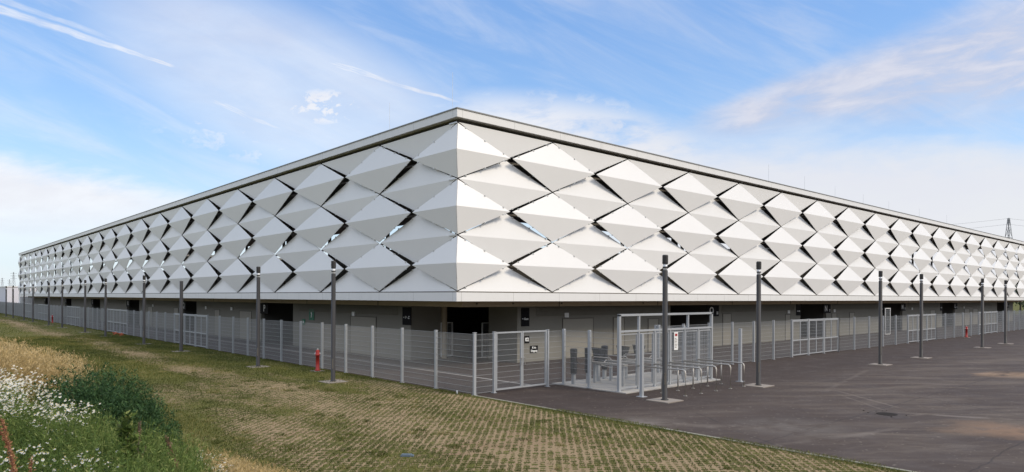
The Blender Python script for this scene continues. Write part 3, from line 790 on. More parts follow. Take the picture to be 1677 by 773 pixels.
def add_obj(name, me, parent, loc=(0, 0, 0), rz=0.0):
    o = bpy.data.objects.new(name, me); COL.objects.link(o); o.parent = parent; o.location = loc; o.rotation_euler.z = rz; return o
def fence(p0, p1, label, group='galvanised mesh fences round the stadium', first=True, last=True):
    d = Vector((p1[0]-p0[0], p1[1]-p0[1], 0)); L = d.length; n = max(1, round(L/2.38)); w = L/n
    t = thing('mesh_fence', label, 'fence', (p0[0], p0[1], 0), math.atan2(d.y, d.x), group)
    for i in range(n+1):
        if (i > 0 or first) and (i < n or last): add_obj('post', POST, t, (i*w, 0, 0))
        if i < n: add_obj('wire_panel', wire_mesh(w), t, (i*w, 0.0, 0))
    return t
def frame_leaf(q, w, h, z0=0.08, mid=True, mull=True, t=0.05):
    q.box(0, t, -0.03, 0.03, z0, z0+h); q.box(w-t, w, -0.03, 0.03, z0, z0+h)
    q.box(t, w-t, -0.028, 0.028, z0, z0+t); q.box(t, w-t, -0.028, 0.028, z0+h-t, z0+h)
    if mid: q.box(t, w-t, -0.026, 0.026, z0+0.42*h, z0+0.42*h+0.07)
    if mull: q.box(w/2-0.03, w/2+0.03, -0.024, 0.024, z0+t, z0+0.42*h); q.box(w/2-0.03, w/2+0.03, -0.024, 0.024, z0+0.42*h+0.07, z0+h-t)
    return q
def wide_gate(p0, p1, label):
    d = Vector((p1[0]-p0[0], p1[1]-p0[1], 0)); L = d.length
    t = thing('wide_gate', label, 'gate', (p0[0], p0[1], 0), math.atan2(d.y, d.x), 'three leaf framed gates in the fence')
    n = 3; w = L/n
    for i in range(n+1): add_obj('post', POST, t, (i*w, 0, 0))
    for i in range(n):
        lf = frame_leaf(MB(), w-0.14, FH-0.10).build('gate_leaf', M['galv'], t, glob=False); lf.location = (i*w+0.07, 0, 0)
        add_obj('wire_panel', wire_mesh(w-0.2, FH-0.2, 0.12), lf, (0.03, 0, 0))
    MB().box(-0.03, L+0.03, -0.035, 0.035, FH-0.01, FH+0.045).build('top_rail', M['galv'], t, glob=False)
LG = [(lspan_[0], lspan_[1]) for lspan_ in [(v_at(339.5, FU), v_at(286, FU)), (v_at(208.5, FU), v_at(176, FU)), (v_at(131, FU), v_at(110, FU)), (v_at(79, FU), v_at(63, FU)), (v_at(51, FU), v_at(40, FU))]]
RG = [(u_at(1297, FV), u_at(1373, FV)), (u_at(1487, FV), u_at(1532.5, FV)), (u_at(1603, FV), u_at(1633, FV))]
Lw = ['nearest', 'second', 'third', 'fourth', 'fifth']
prev = FV
for i, (a, e) in enumerate(LG):
    lab = ['long mesh fence on the grass from the corner post to the first wide gate', 'mesh fence between the first and second wide gates along the grass', 'mesh fence between the second and third wide gates along the grass', 'mesh fence between the third and fourth wide gates along the grass', 'mesh fence between the fourth and fifth wide gates along the grass'][i]
    fence((FU, prev), (FU, a), lab, last=False, first=True)
    wide_gate((FU, a), (FU, e), 'three leaf framed gate along the grass, %s from the corner' % Lw[i]); prev = e
fence((FU, prev), (FU, 214), 'far left end of the mesh fence beyond the fifth wide gate', first=False)
# corner gate with two mesh leaves
g0, g1 = 16.22, 18.97
fence((FU+0.06, FV), (g0-0.02, FV), 'single narrow mesh bay between the corner post and the double gate', first=False, last=False)
t = thing('double_gate', 'two leaf mesh gate with black notices at the fence corner', 'gate', (g0, FV, 0))
for x in (0.0, g1-g0): add_obj('post', POST, t, (x, 0, 0))
w = (g1-g0-0.14)/2
for i in range(2):
    lf = frame_leaf(MB(), w-0.01, FH-0.03, mid=False, mull=False, t=0.055).build('gate_leaf', M['galv'], t, glob=False)
    lf.location = (0.07+i*(w+0.005), 0, 0)
    add_obj('wire_panel', wire_mesh(w-0.1, FH-0.14, 0.13), lf, (0.045, 0, 0))
    x = w-0.09 if i == 0 else 0.08
    MB().tube([(x, -0.03, 0.93), (x, -0.09, 0.96), (x, -0.09, 1.2), (x, -0.03, 1.23)], 0.016, 8).build('handle', M['inox'], lf, glob=False)
def gate_notice(label, px, z, w_, h_, lines, size):
    x = u_at(px, FV)
    t2 = thing('notice', label, 'sign', (x, FV-0.035, z)); MB().box(-w_/2, w_/2, -0.008, 0, -h_/2, h_/2).build('panel', M['black'], t2, glob=False)
    for k, tx in enumerate(lines): text_mesh(tx, size, M['white'], 'lettering', t2, (0, -0.0125, (len(lines)-1)*size*0.5-k*size*1.05), FACE_S)
gate_notice('small square black number plate on the right leaf of the corner gate', 862, 1.88, 0.26, 0.28, ['02'], 0.19)
gate_notice('oblong black notice with two white lines on the corner gate', 873.6, 1.50, 0.42, 0.27, ['Kein', 'Eingang'], 0.115)
fence((g1+0.02, FV), (19.75, FV), 'narrow mesh bay between the corner gate and the turnstiles', first=False, last=False)
prev = 26.0
for i, (a, e) in enumerate(RG):
    lab = ['mesh fence on the asphalt between the turnstiles and the nearest wide gate', 'mesh fence on the asphalt between the first and second wide gates', 'mesh fence on the asphalt between the second and third wide gates'][i]
    fence((prev, FV), (a, FV), lab, last=False, first=True)
    wide_gate((a, FV), (e, FV), 'three leaf framed gate along the asphalt, %s from the turnstiles' % Lw[i]); prev = e
fence((prev, FV), (132, FV), 'far right end of the mesh fence beyond the third wide gate', first=False)
# tall open mesh leaves that stand inside the fence
for (px, py, rz, lab) in ((732, 586, 0.15, 'tall mesh leaf standing open left of the dark corner entrance'), (800, 586, 0.0, 'tall mesh leaf standing open right of the dark corner entrance'),
                          (1454, 549, 0.0, 'tall mesh leaf standing open below the letter M board')):
    u, v = ground(px, py)
    t = thing('open_leaf', lab, 'gate', (u, v, 0), rz, 'loose mesh leaves behind the fence')
    w_, h_ = (0.95, 1.95) if px < 1400 else (1.3, 2.5)
    lf = frame_leaf(MB(), w_, h_, mid=False, mull=False).build('frame', M['cabinw'], t, glob=False); lf.location = (-w_/2, 0, 0)
    add_obj('wire_panel', wire_mesh(w_-0.08, h_-0.12, 0.14), t, (-w_/2+0.04, 0, 0))
    if px < 1400:
        rt = frame_leaf(MB(), 0.5, h_, mid=False, mull=False).build('frame', M['cabinw'], t, glob=False); rt.location = (w_/2, 0.05, 0); rt.rotation_euler.z = R(80)
        add_obj('wire_panel', wire_mesh(0.42, h_-0.12, 0.14), t, (w_/2, 0.08, 0), R(80))

# ------------------------------------------------------------------ turnstile enclosure
TU0, TU1, TV, PIT = 19.80, 26.0, 16.05, 1.01
tag(MB().box(19.68, 26.12, 15.62, 19.4, -0.05, 0.03).build('concrete_slab', M['slab']), kind='structure')
t = thing('turnstile_portal', 'tall galvanised steel portal with mesh leaves round the turnstiles', 'enclosure', (TU0, TV, 0))
def tpost(x, y, h, s=0.05):
    q = MB().box(x-s, x+s, y-s, y+s, 0.03, h); q.box(x-0.1, x+0.1, y-0.1, y+0.1, 0.031, 0.045); q.build('post', M['galv'], t)
tpost(TU0, TV, 2.86); tpost(TU1, TV, 2.86)
lanes = [20.95+PIT*k for k in range(6)]; lanes[-1] = TU1
for k, x in enumerate(lanes[:-1]):
    tpost(x, TV, 2.20, 0.038)
for x in (lanes[0]+0.02, lanes[3]+0.25): MB().box(x-0.04, x+0.04, TV-0.04, TV+0.04, 2.27, 2.80).build('strut', M['galv'], t)
MB().box(TU0-0.05, TU1+0.05, TV-0.05, TV+0.05, 2.801, 2.88).build('top_beam', M['galv'], t)
MB().box(TU0+0.052, TU1-0.052, TV-0.045, TV+0.045, 2.20, 2.268).build('lower_beam', M['galv'], t)
xs = [TU0]+lanes
for k in range(len(xs)-1):
    w = xs[k+1]-xs[k]-0.16
    lf = frame_leaf(MB(), w, 2.02, 0.12, mid=False, mull=False, t=0.035).build('gate_leaf', M['galv'], t, glob=False); lf.location = (xs[k]+0.08-TU0, 0.01, 0)
    add_obj('wire_panel', wire_mesh(w-0.08, 1.92, 0.17), lf, (0.04, 0, 0))
for y in (17.45, 18.80): tpost(TU0-0.05, y, 2.24)
for y0, y1 in ((TV+0.06, 17.40), (17.5, 18.75)):
    add_obj('wire_panel', wire_mesh(y1-y0, 2.1, 0.08), t, (-0.05, y0-TV, 0), R(90))
for y in (17.45, 18.80): tpost(TU1+0.05, y, 2.24)
for y0, y1 in ((TV+0.06, 17.40), (17.5, 18.75)):
    add_obj('wire_panel', wire_mesh(y1-y0, 2.1, 0.08), t, (TU1-TU0+0.05, y0-TV, 0), R(90))
for x, lab in ((19.52, 'stout galvanised post standing free left of the turnstile handrails'), (26.2, 'stout galvanised post standing free right of the turnstile handrails')):
    q = MB().box(x-0.055, x+0.055, 14.75, 14.86, 0.012, 2.2); q.box(x-0.14, x+0.14, 14.66, 14.94, 0.0, 0.02); q.box(x-0.06, x+0.06, 14.745, 14.865, 2.2, 2.215)
    q.v = [(a-x, b_-14.8, c) for a, b_, c in q.v]
    o = q.build('gate_post', M['galv']); o.location = (x, 14.8, 0); tag(o, lab, 'post')
# white notices on the lane leaves
for px, z, lab, m_, bars in ((1105.6, 1.75, 'white upright notice board on a mesh leaf of the turnstile portal', 'white', True), (1087, 1.75, 'white notice half hidden behind the lamp post at the turnstiles', 'white', False)):
    u = u_at(px, TV)
    t2 = thing('notice', lab, 'sign', (u, TV-0.05, z)); w_ = 0.27 if bars else 0.24
    MB().box(-w_/2, w_/2, -0.008, 0, -0.36, 0.36).build('panel', M[m_], t2, glob=False)
    q = MB(); q.box(-0.08, 0.08, -0.012, -0.0085, 0.2, 0.3); q.build('pictogram', M['red'], t2, glob=False)
    q = MB()
    for k in range(7): q.box(-0.1, 0.02+0.08*((k*37 % 10)/10), -0.012, -0.0085, 0.1-k*0.06, 0.12-k*0.06)
    q.build('lettering', M['steel_dark'], t2, glob=False)
# handrails in front of the lanes
def rail_mesh(y_in):
    q = MB(); h, r = 0.92, 0.030; a = 0.10
    pts = [(0, 0, 0.0), (0, 0, h-a), (0, 0.03, h-0.03), (0, a, h), (0, y_in, h+0.0)]
    q.tube(pts, r, 10); q.lathe([(0.07, 0), (0.07, 0.012)], 0, 0, 12)
    q.tube([(0, 1.0, 0), (0, 1.0, h-0.01)], r*0.9, 10); q.lathe([(0.07, 0), (0.07, 0.012)], 0, 1.0, 12)
    return q
RM = rail_mesh(TV-13.9-0.05).mesh('handrail', M['inox'], smooth=True)
for k in range(5):
    o = bpy.data.objects.new('handrail', RM); COL.objects.link(o); o.location = (20.85+PIT*k, 13.9, 0)
    tag(o, 'bent stainless handrail before the turnstiles, %s from the left' % ['first', 'second', 'third', 'fourth', 'fifth'][k], 'handrail', 'stainless handrails before the turnstiles')
# turnstile units: long bench-like housing on legs with tripod arms
def turnstile():
    t = thing('turnstile', 'x', 'turnstile', (0, 0, 0.03))
    MB().box(-0.11, 0.11, 0, 1.75, 0.78, 0.86).build('housing', M['inox'], t, glob=False)
    for y in (0.14, 1.6): MB().box(-0.05, 0.05, y-0.05, y+0.05, 0, 0.78).build('leg', M['galv'], t, glob=False)
    MB().box(0.05, 0.10, 0.3, 0.34, 0, 0.78).build('leg', M['galv'], t, glob=False)
    q = MB()
    for k in range(3):
        a = R(90+120*k); q.tube([(0.12, 1.35, 0.72), (0.42, 1.35+0.35*math.cos(a), 0.72+0.35*math.sin(a)*0.6)], 0.02, 8)
    q.build('arms', M['inox'], t, glob=False)
    q = MB(); q.tube([(-0.05, 0.7, 0.86), (-0.05, 0.7, 1.0), (-0.05, 0.78, 1.06), (-0.05, 1.6, 1.06), (-0.05, 1.7, 1.0), (-0.05, 1.7, 0.86)], 0.02, 8)
    q.build('guide_rail', M['inox'], t, glob=False)
    return t
TT = turnstile()
for k in range(4):
    o = TT if k == 0 else copy_tree(TT); o.location = (21.1+PIT*k, 16.75, 0.03)
    tag(o, 'steel bench shaped turnstile behind the portal, %s lane from the left' % ['first', 'second', 'third', 'fourth'][k], 'turnstile', 'turnstiles inside the portal')
# ticket readers wrapped in dark film
def reader():
    t = thing('ticket_reader', 'x', 'ticket reader', (0, 0, 0.03))
    MB().box(-0.06, 0.06, -0.06, 0.06, 0, 0.5).build('pedestal', M['galv'], t, glob=False)
    q = MB(); q.lathe([(0.12, 0.42), (0.14, 0.6), (0.125, 0.85), (0.135, 1.05), (0.145, 1.25), (0.15, 1.4), (0.10, 1.43)], 0, 0, 9)
    q.build('wrapping', M['bag'], t, glob=False)
    return t
def reader_head():
    t = thing('ticket_reader', 'x', 'ticket reader', (0, 0, 0.03))
    MB().box(-0.06, 0.06, -0.05, 0.05, 0, 0.75).build('pedestal', M['galv'], t, glob=False)
    q = MB(); q.quadbox([(-0.12,-0.1,0.7),(0.12,-0.1,0.7),(0.12,0.1,0.7),(-0.12,0.1,0.7),(-0.14,-0.12,1.02),(0.14,-0.12,1.02),(0.14,0.12,1.02),(-0.14,0.12,1.02)])
    q.quadbox([(-0.14,-0.14,1.022),(0.16,-0.14,1.022),(0.16,0.14,1.022),(-0.14,0.14,1.022),(-0.2,-0.2,1.40),(0.28,-0.16,1.34),(0.28,0.2,1.34),(-0.2,0.2,1.40)])
    q.build('wrapping', M['bag'], t, glob=False); return t
RA, RB = reader(), reader_head(); used = set()
for src, x, y, lab in ((RA, 20.05, 18.55, 'slim ticket reader wrapped in dark film, leftmost by the chain'), (RA, 20.80, 18.45, 'slim ticket reader wrapped in dark film, right of the chain'),
                       (RB, 21.6, 18.6, 'broad headed wrapped ticket reader right of the two slim ones'), (RB, 23.2, 18.6, 'broad headed wrapped ticket reader behind the second lane of the portal'),
                       (RB, 24.3, 18.6, 'broad headed wrapped ticket reader behind the third lane of the portal'), (RA, 22.35, 18.9, 'slim wrapped ticket reader hidden behind the tall left portal post')):
    o = src if src.name not in used else copy_tree(src); used.add(src.name)
    o.location = (x, y, 0.03); tag(o, lab, 'ticket reader', 'wrapped ticket readers at the turnstiles')
q = MB()
for k in range(9):
    t0, t1 = k/9, (k+1)/9; f = lambda s_: (20.18+0.5*s_, 18.55-0.1*s_, 0.98-0.16*math.sin(math.pi*s_))
    q.tube([f(t0), f(t1)], 0.018 if k % 2 else 0.011, 6)
tag(q.build('chain', M['bag']), 'sagging chain hung between two wrapped ticket readers', 'chain')

# ------------------------------------------------------------------ lamp posts
def lamp_post():
    t = thing('lamp_post', 'x', 'lamp post')
    MB().lathe([(0.13, 0.03), (0.13, 0.05), (0.088, 0.055), (0.088, 4.42)], 0, 0, 18).build('pole', M['lamp'], t, glob=False, smooth=True)
    q = MB().lathe([(0.07, 4.42), (0.07, 4.64)], 0, 0, 14); q.build('lamp_glass', M['glass'], t, glob=False, smooth=True)
    q = MB().lathe([(0.085, 4.50), (0.085, 4.55)], 0, 0, 14); q.lathe([(0.092, 4.64), (0.098, 4.66), (0.098, 4.92), (0.08, 4.95)], 0, 0, 18)
    q.build('lamp_cap', M['lamp'], t, glob=False)
    q = MB(); q.quadbox([(-0.0885*math.cos(a)*f, -0.0885*math.sin(a)*f, z) for z in (0.55, 0.95) for a, f in ((0.5, 1.0), (1.1, 1.0), (1.1, 1.04), (0.5, 1.04))])
    q.build('hatch', M['steel_dark'], t, glob=False)
    MB().box(-0.45, 0.45, -0.45, 0.45, -0.05, 0.025).build('base_pad', M['pad'], t, glob=False)
    return t
LP = lamp_post(); LGp = 'slim dark lamp posts round the stadium'
lamps = [(19.4, 13.75, 'tall dark lamp post in front of the turnstile handrails'), (25.5, 13.62, 'dark lamp post just right of the turnstile handrails')]
for px, lab in ((1442, 'dark lamp post right of the first wide gate on the asphalt'), (1509, 'dark lamp post before the second wide gate on the asphalt'), (1609, 'dark lamp post just right of the far red hydrant'), (1647, 'rightmost dark lamp post on the asphalt')):
    lamps.append((u_at(px, 13.75), 13.75, lab))
for px, lab in ((546, 'dark lamp post on the grass right of the near red hydrant'), (423, 'dark lamp post on the grass left of the block P entrance'), (236, 'dark lamp post on grass between the first two wide gates'),
                (173, 'dark lamp post on grass before the second wide gate'), (139.5, 'dark lamp post on grass right of the third wide gate'), (102, 'dark lamp post on grass just right of the small far hydrant'),
                (80, 'dark lamp post on grass just left of the small far hydrant'), (54, 'dark lamp post where the far base wall ends'), (39.5, 'dark lamp post before the white cabin, nearest of three there'), (21.5, 'dark lamp post before the middle of the white cabin'), (10, 'leftmost dark lamp post by the cabin corner')):
    lamps.append((13.3, v_at(px, 13.3), lab))
for i, (x, y, lab) in enumerate(lamps):
    o = LP if i == 0 else copy_tree(LP); o.location = (x, y, 0); tag(o, lab, 'lamp post', LGp)
t = thing('plain_mast', 'shorter plain dark mast without lamp head before the first wide gate', 'mast', (13.3, v_at(297, 13.3), 0))
MB().lathe([(0.13, 0.03), (0.13, 0.05), (0.10, 0.055), (0.10, 4.42)], 0, 0, 16).build('pole', M['lamp'], t, glob=False, smooth=True)
MB().box(-0.47, 0.47, -0.47, 0.47, -0.05, 0.03).build('base_pad', M['pad'], t, glob=False)

# ------------------------------------------------------------------ hydrants and litter
def hydrant():
    t = thing('fire_hydrant', 'x', 'hydrant')
    MB().lathe([(0.13, 0.02), (0.13, 0.07), (0.085, 0.09), (0.085, 0.72), (0.11, 0.73), (0.11, 0.78), (0.095, 0.79), (0.095, 0.92), (0.07, 0.98), (0.03, 1.0)], 0, 0, 14).build('body', M['red'], t, glob=False, smooth=True)
    MB().lathe([(0.03, 1.0), (0.035, 1.07)], 0, 0, 8).build('spindle', M['steel'], t, glob=False)
    for a in (-0.6, 2.4): MB().tube([(0.08*math.cos(a), 0.08*math.sin(a), 0.84), (0.135*math.cos(a), 0.135*math.sin(a), 0.82)], 0.035, 10).build('outlet', M['steel'], t, glob=False)
    MB().box(-0.25, 0.25, -0.25, 0.25, -0.05, 0.025).build('base_pad', M['pad'], t, glob=False)
    return t
HY_ = hydrant()
for i, (p, lab) in enumerate((((520.5, 608), 'red hydrant on the grass beside the near lamp post'), ((86, 527.5), 'small far red hydrant by the fence on the left'), ((1583, 553), 'red hydrant at the fence on the right beyond the second wide gate'))):
    o = HY_ if i == 0 else copy_tree(HY_); u, v = ground(*p)
    if i < 2: u = 14.65; v = v_at(p[0], u)
    else: v = 18.3; u = u_at(p[0], v)
    o.location = (u, v, 0); tag(o, lab, 'hydrant', 'red hydrants near the fence')
u, v = ground(668, 748); q = MB().box(-0.14, 0.14, -0.05, 0.05, 0.0, 0.03); q.box(-0.12, 0.10, -0.04, 0.04, 0.03, 0.05)
o = q.build('board_scrap', M['blue']); o.location = (u, v, 0.01); o.rotation_euler.z = R(-45); tag(o, 'small faded blue scrap lying on the grass paving', 'litter')
u, v = ground(749, 645); o = MB().lathe([(0.03, 0), (0.034, 0.1), (0.02, 0.12)], 0, 0, 8).build('cup', M['white']); o.location = (u, v, 0); tag(o, 'small white cup lying by the fence foot near the corner', 'litter')
for k, (px, dv) in enumerate(((200, 0.0), (192, 0.4))):
    v = v_at(px, 14.6); t = thing('barrier_heap', ['orange plastic barrier heap at the foot of the second gate', 'second orange plastic piece left beside the gate heap'][k], 'barrier', (14.5, v+dv, 0))
    q = MB()
    for a in range(6): q.tube([(0.1*a-0.2, -0.6+0.2*a, 0.05), (0.3-0.1*a, 0.5-0.15*a, 0.12+0.05*(a % 3))], 0.05, 6)
    q.build('pieces', M['orange'], t, glob=False)
u, v = ground(1453, 678); t = thing('storm_drain', 'dark round drain cover in the asphalt with cracked edge', 'drain cover', (u, v, 0))
MB().lathe([(0.29, -0.01), (0.29, 0.004), (0.24, 0.008)], 0, 0, 24).build('cover', M['drain'], t, glob=False)
q = MB()
for k in range(10):
    a = random.uniform(0, 6.28); r = random.uniform(0.38, 0.72); s_ = random.uniform(0.012, 0.03)
    q.lathe([(s_, 0), (s_*0.8, s_*0.5), (s_*0.2, s_*0.7)], r*math.cos(a), r*math.sin(a)*1.2, 6)
q.build('rubble', M['drain'], t, glob=False)

# ------------------------------------------------------------------ far background
def box_thing(name, label, cat, parts):
    t = thing(name, label, cat, parts[0][2]); 
    for nm, m_, loc, dims in parts:
        MB().box(-dims[0]/2, dims[0]/2, -dims[1]/2, dims[1]/2, 0, dims[2]).build(nm, m_, t, glob=False).location = (loc[0]-parts[0][2][0], loc[1]-parts[0][2][1], loc[2])
    return t
u0, u1 = u_at(11.5, 186), 34.0
t = thing('white_cabin', 'pale lilac sheet clad hall beyond the far left end of the stadium', 'hall', (u0, 186, 0))
MB().box(0, u1-u0, 0, 20, 0, 5.25).build('wall', M['cabin'], t, glob=False)
MB().box(-0.1, u1-u0+0.1, -0.1, 20.1, 5.252, 5.45).build('roof', M['fascia'], t, glob=False)
q = MB()
for k in range(5): q.box(0.9+k*1.3, 0.96+k*1.3, -0.03, -0.002, 0.1, 5.2)
q.build('cladding_seam', M['coping'], t, glob=False)
t = thing('site_container', 'white site container against the lilac hall behind the lamp posts', 'container', (19.5, 176, 0))
MB().box(0, 6, 0, 2.4, 0.15, 3.1).build('body', M['cabinw'], t, glob=False)
q = MB()
for k in range(13): q.box(0.2+k*0.45, 0.38+k*0.45, -0.04, -0.002, 0.3, 2.95)
q.build('rib', M['cabinw'], t, glob=False)
MB().box(-0.05, 6.05, -0.05, 2.45, 3.102, 3.2).build('roof', M['cabinw'], t, glob=False)

def leafball(n, c, r, size, tone_lo=0.0):
    d = RNG.normal(size=(n, 3)); d /= np.linalg.norm(d, axis=1)[:, None]
    rad = RNG.uniform(0.55, 1.0, n)**0.6
    Pc = np.array(c)+d*rad[:, None]*np.array(r)
    tn = np.clip(0.45+RNG.normal(0, 0.22, n), 0, 1)
    return leaves(Pc, np.full(n, size)*RNG.uniform(0.7, 1.4, n), np.full(n, size*0.7), tn, 0.6)
# far wood on the left horizon: one mass
parts = []
for k in range(60):
    px = RNG.uniform(-120, 34); Z = RNG.uniform(420, 500); X_ = t_of(px)*Z
    u, v = X_*CU+Z*SU, -X_*SU+Z*CU; h = RNG.uniform(3.4, 5.6)*(1.25 if px < 12 else 0.85)
    parts.append(leafball(160, (u, v, h*0.55), (5, 5, h*0.55), 1.6))
tag(np_mesh('far_wood', *cat_parts(parts)[:2], M['tree'], cat_parts(parts)[2]), 'far dark wood on the left horizon', 'wood', kind='stuff')
u, v = ground(-10, 493, 3.5)
hv = [(u-30, v), (u+25, v-8)]
Zh = 300; 
def hill(px, Z, rx, ry, h, m_, name):
    X_ = t_of(px)*Z; u, v = X_*CU+Z*SU, -X_*SU+Z*CU
    us = np.linspace(-1, 1, 24); A, B = np.meshgrid(us, us); r = np.sqrt(A*A+B*B)
    hz = h*np.clip(1-r, 0, 1)**0.8*(0.8+0.4*VA.fbm(A*3+5, B*3+5)) - 0.2
    V = np.stack([u+A*rx, v+B*ry, hz], -1).reshape(-1, 3); k = 24
    i = np.arange(23*23); rr, c = i//23, i % 23; a = rr*k+c
    o = np_mesh(name, V, np.stack([a, a+1, a+k+1, a+k], 1), m_); o['kind'] = 'structure'
hill(-30, 260, 26, 22, 3.2, M['sand'], 'soil_heap')

def tree(u, v, h, r, label, n=2600, group=None, trunk=0.35):
    t = thing('tree', label, 'tree', (u, v, 0), 0, group)
    q = MB(); q.tube([(0, 0, -0.1), (0.1, 0, h*0.3), (0.0, 0.1, h*0.7)], 0.22, 8, True, 0.06)
    for k in range(7):
        a = k*0.9; z = h*(trunk+0.06*k); q.tube([(0.05, 0.02, z), (math.cos(a)*r*0.7, math.sin(a)*r*0.7, z+h*0.14)], 0.07, 6, True, 0.02)
    q.build('trunk', M['bark'], t, glob=False)
    parts = []
    for k in range(14):
        a = RNG.uniform(0, 6.28); rr = r*math.sqrt(RNG.uniform(0, 1))*0.75; zc = h*RNG.uniform(0.35, 0.88)
        s_ = r*RNG.uniform(0.3, 0.5)*(1.15-abs(zc/h-0.55))
        parts.append(leafball(n//14, (rr*math.cos(a), rr*math.sin(a), zc), (s_, s_, s_*0.85), 0.32))
    V, Fc, T = cat_parts(parts); np_mesh('crown', V, Fc, M['tree'], T, t)
for k, (u, v, h, r) in enumerate(((150, 30, 7.5, 3.6), (158, 36, 6.5, 3.2), (147, 22, 4.5, 2.6), (170, 33, 8.0, 4.2), (166, 24, 5.5, 3.2))):
    tree(u, v, h, r, ['dark green tree framed under the far right soffit end', 'dark tree behind the others at the far right wall end', 'low bushy tree at the far right fence end', 'tall dark tree furthest back beyond the right wall end', 'round dark tree at the right picture edge behind the fence'][k], 1600, 'trees beyond the right end of the stadium')

def pylon(px, Z, h, w, label, arms=True):
    X_ = t_of(px)*Z; u, v = X_*CU+Z*SU, -X_*SU+Z*CU
    t = thing('power_pylon', label, 'pylon', (u, v, 0), R(-42), 'lattice power pylons')
    q = MB(); L = 9; r = 0.10*h/50
    def cor(k, s_): f = w*(1-0.93*(k/L)**0.85)/2; return (f*s_[0], f*s_[1], h*k/L)
    sg = [(-1, -1), (1, -1), (1, 1), (-1, 1)]
    for k in range(L):
        for i in range(4):
            a, b_ = sg[i], sg[(i+1) % 4]
            q.tube([cor(k, a), cor(k+1, a)], r*1.3, 4); q.tube([cor(k, a), cor(k+1, b_)], r*0.7, 4); q.tube([cor(k, b_), cor(k+1, a)], r*0.7, 4); q.tube([cor(k+1, a), cor(k+1, b_)], r*0.7, 4)
    q.build('lattice', M['pylon'], t, glob=False)
    if arms:
        for z in (0.74, 0.84, 0.94):
            q = MB()
            for s_ in (-1, 1): q.tube([(0, 0, h*z), (s_*h*0.13, 0, h*z+0.3)], r*1.2, 4); q.tube([(0, 0, h*z+1.6), (s_*h*0.13, 0, h*z+0.3)], r, 4)
            q.build('cross_arm', M['pylon'], t, glob=False)
    return u, v
pu, pv = pylon(1651.5, 394, 50, 9.5, 'dark lattice pylon rising behind the right roof edge', False)
pylon(22, 1300, 47, 9, 'tiny far pylon with cross arms, tallest on the left horizon')
pylon(3.5, 1300, 36, 8, 'tiny far pylon at the left picture edge')
pylon(15.5, 1500, 38, 8, 'faintest tiny pylon between the other two on the left')
for k, (z, e) in enumerate(((49.8, 44), (46.5, 40))):
    q = MB(); pts = []
    for i in range(13):
        s_ = i/12; pts.append((pu-110*s_, pv+120*s_, z-(z-e)*0.2*s_-9*math.sin(math.pi*s_)*0.6))
    q.tube(pts, 0.05, 4); pts = [(pu+90*i/6, pv-40*i/6, z-3*math.sin(math.pi*i/12)) for i in range(7)]; q.tube(pts, 0.05, 4)
    tag(q.build('power_line', M['pylon']), ['upper thin power line at the right pylon', 'lower thin power line at the right pylon'][k], 'power line')

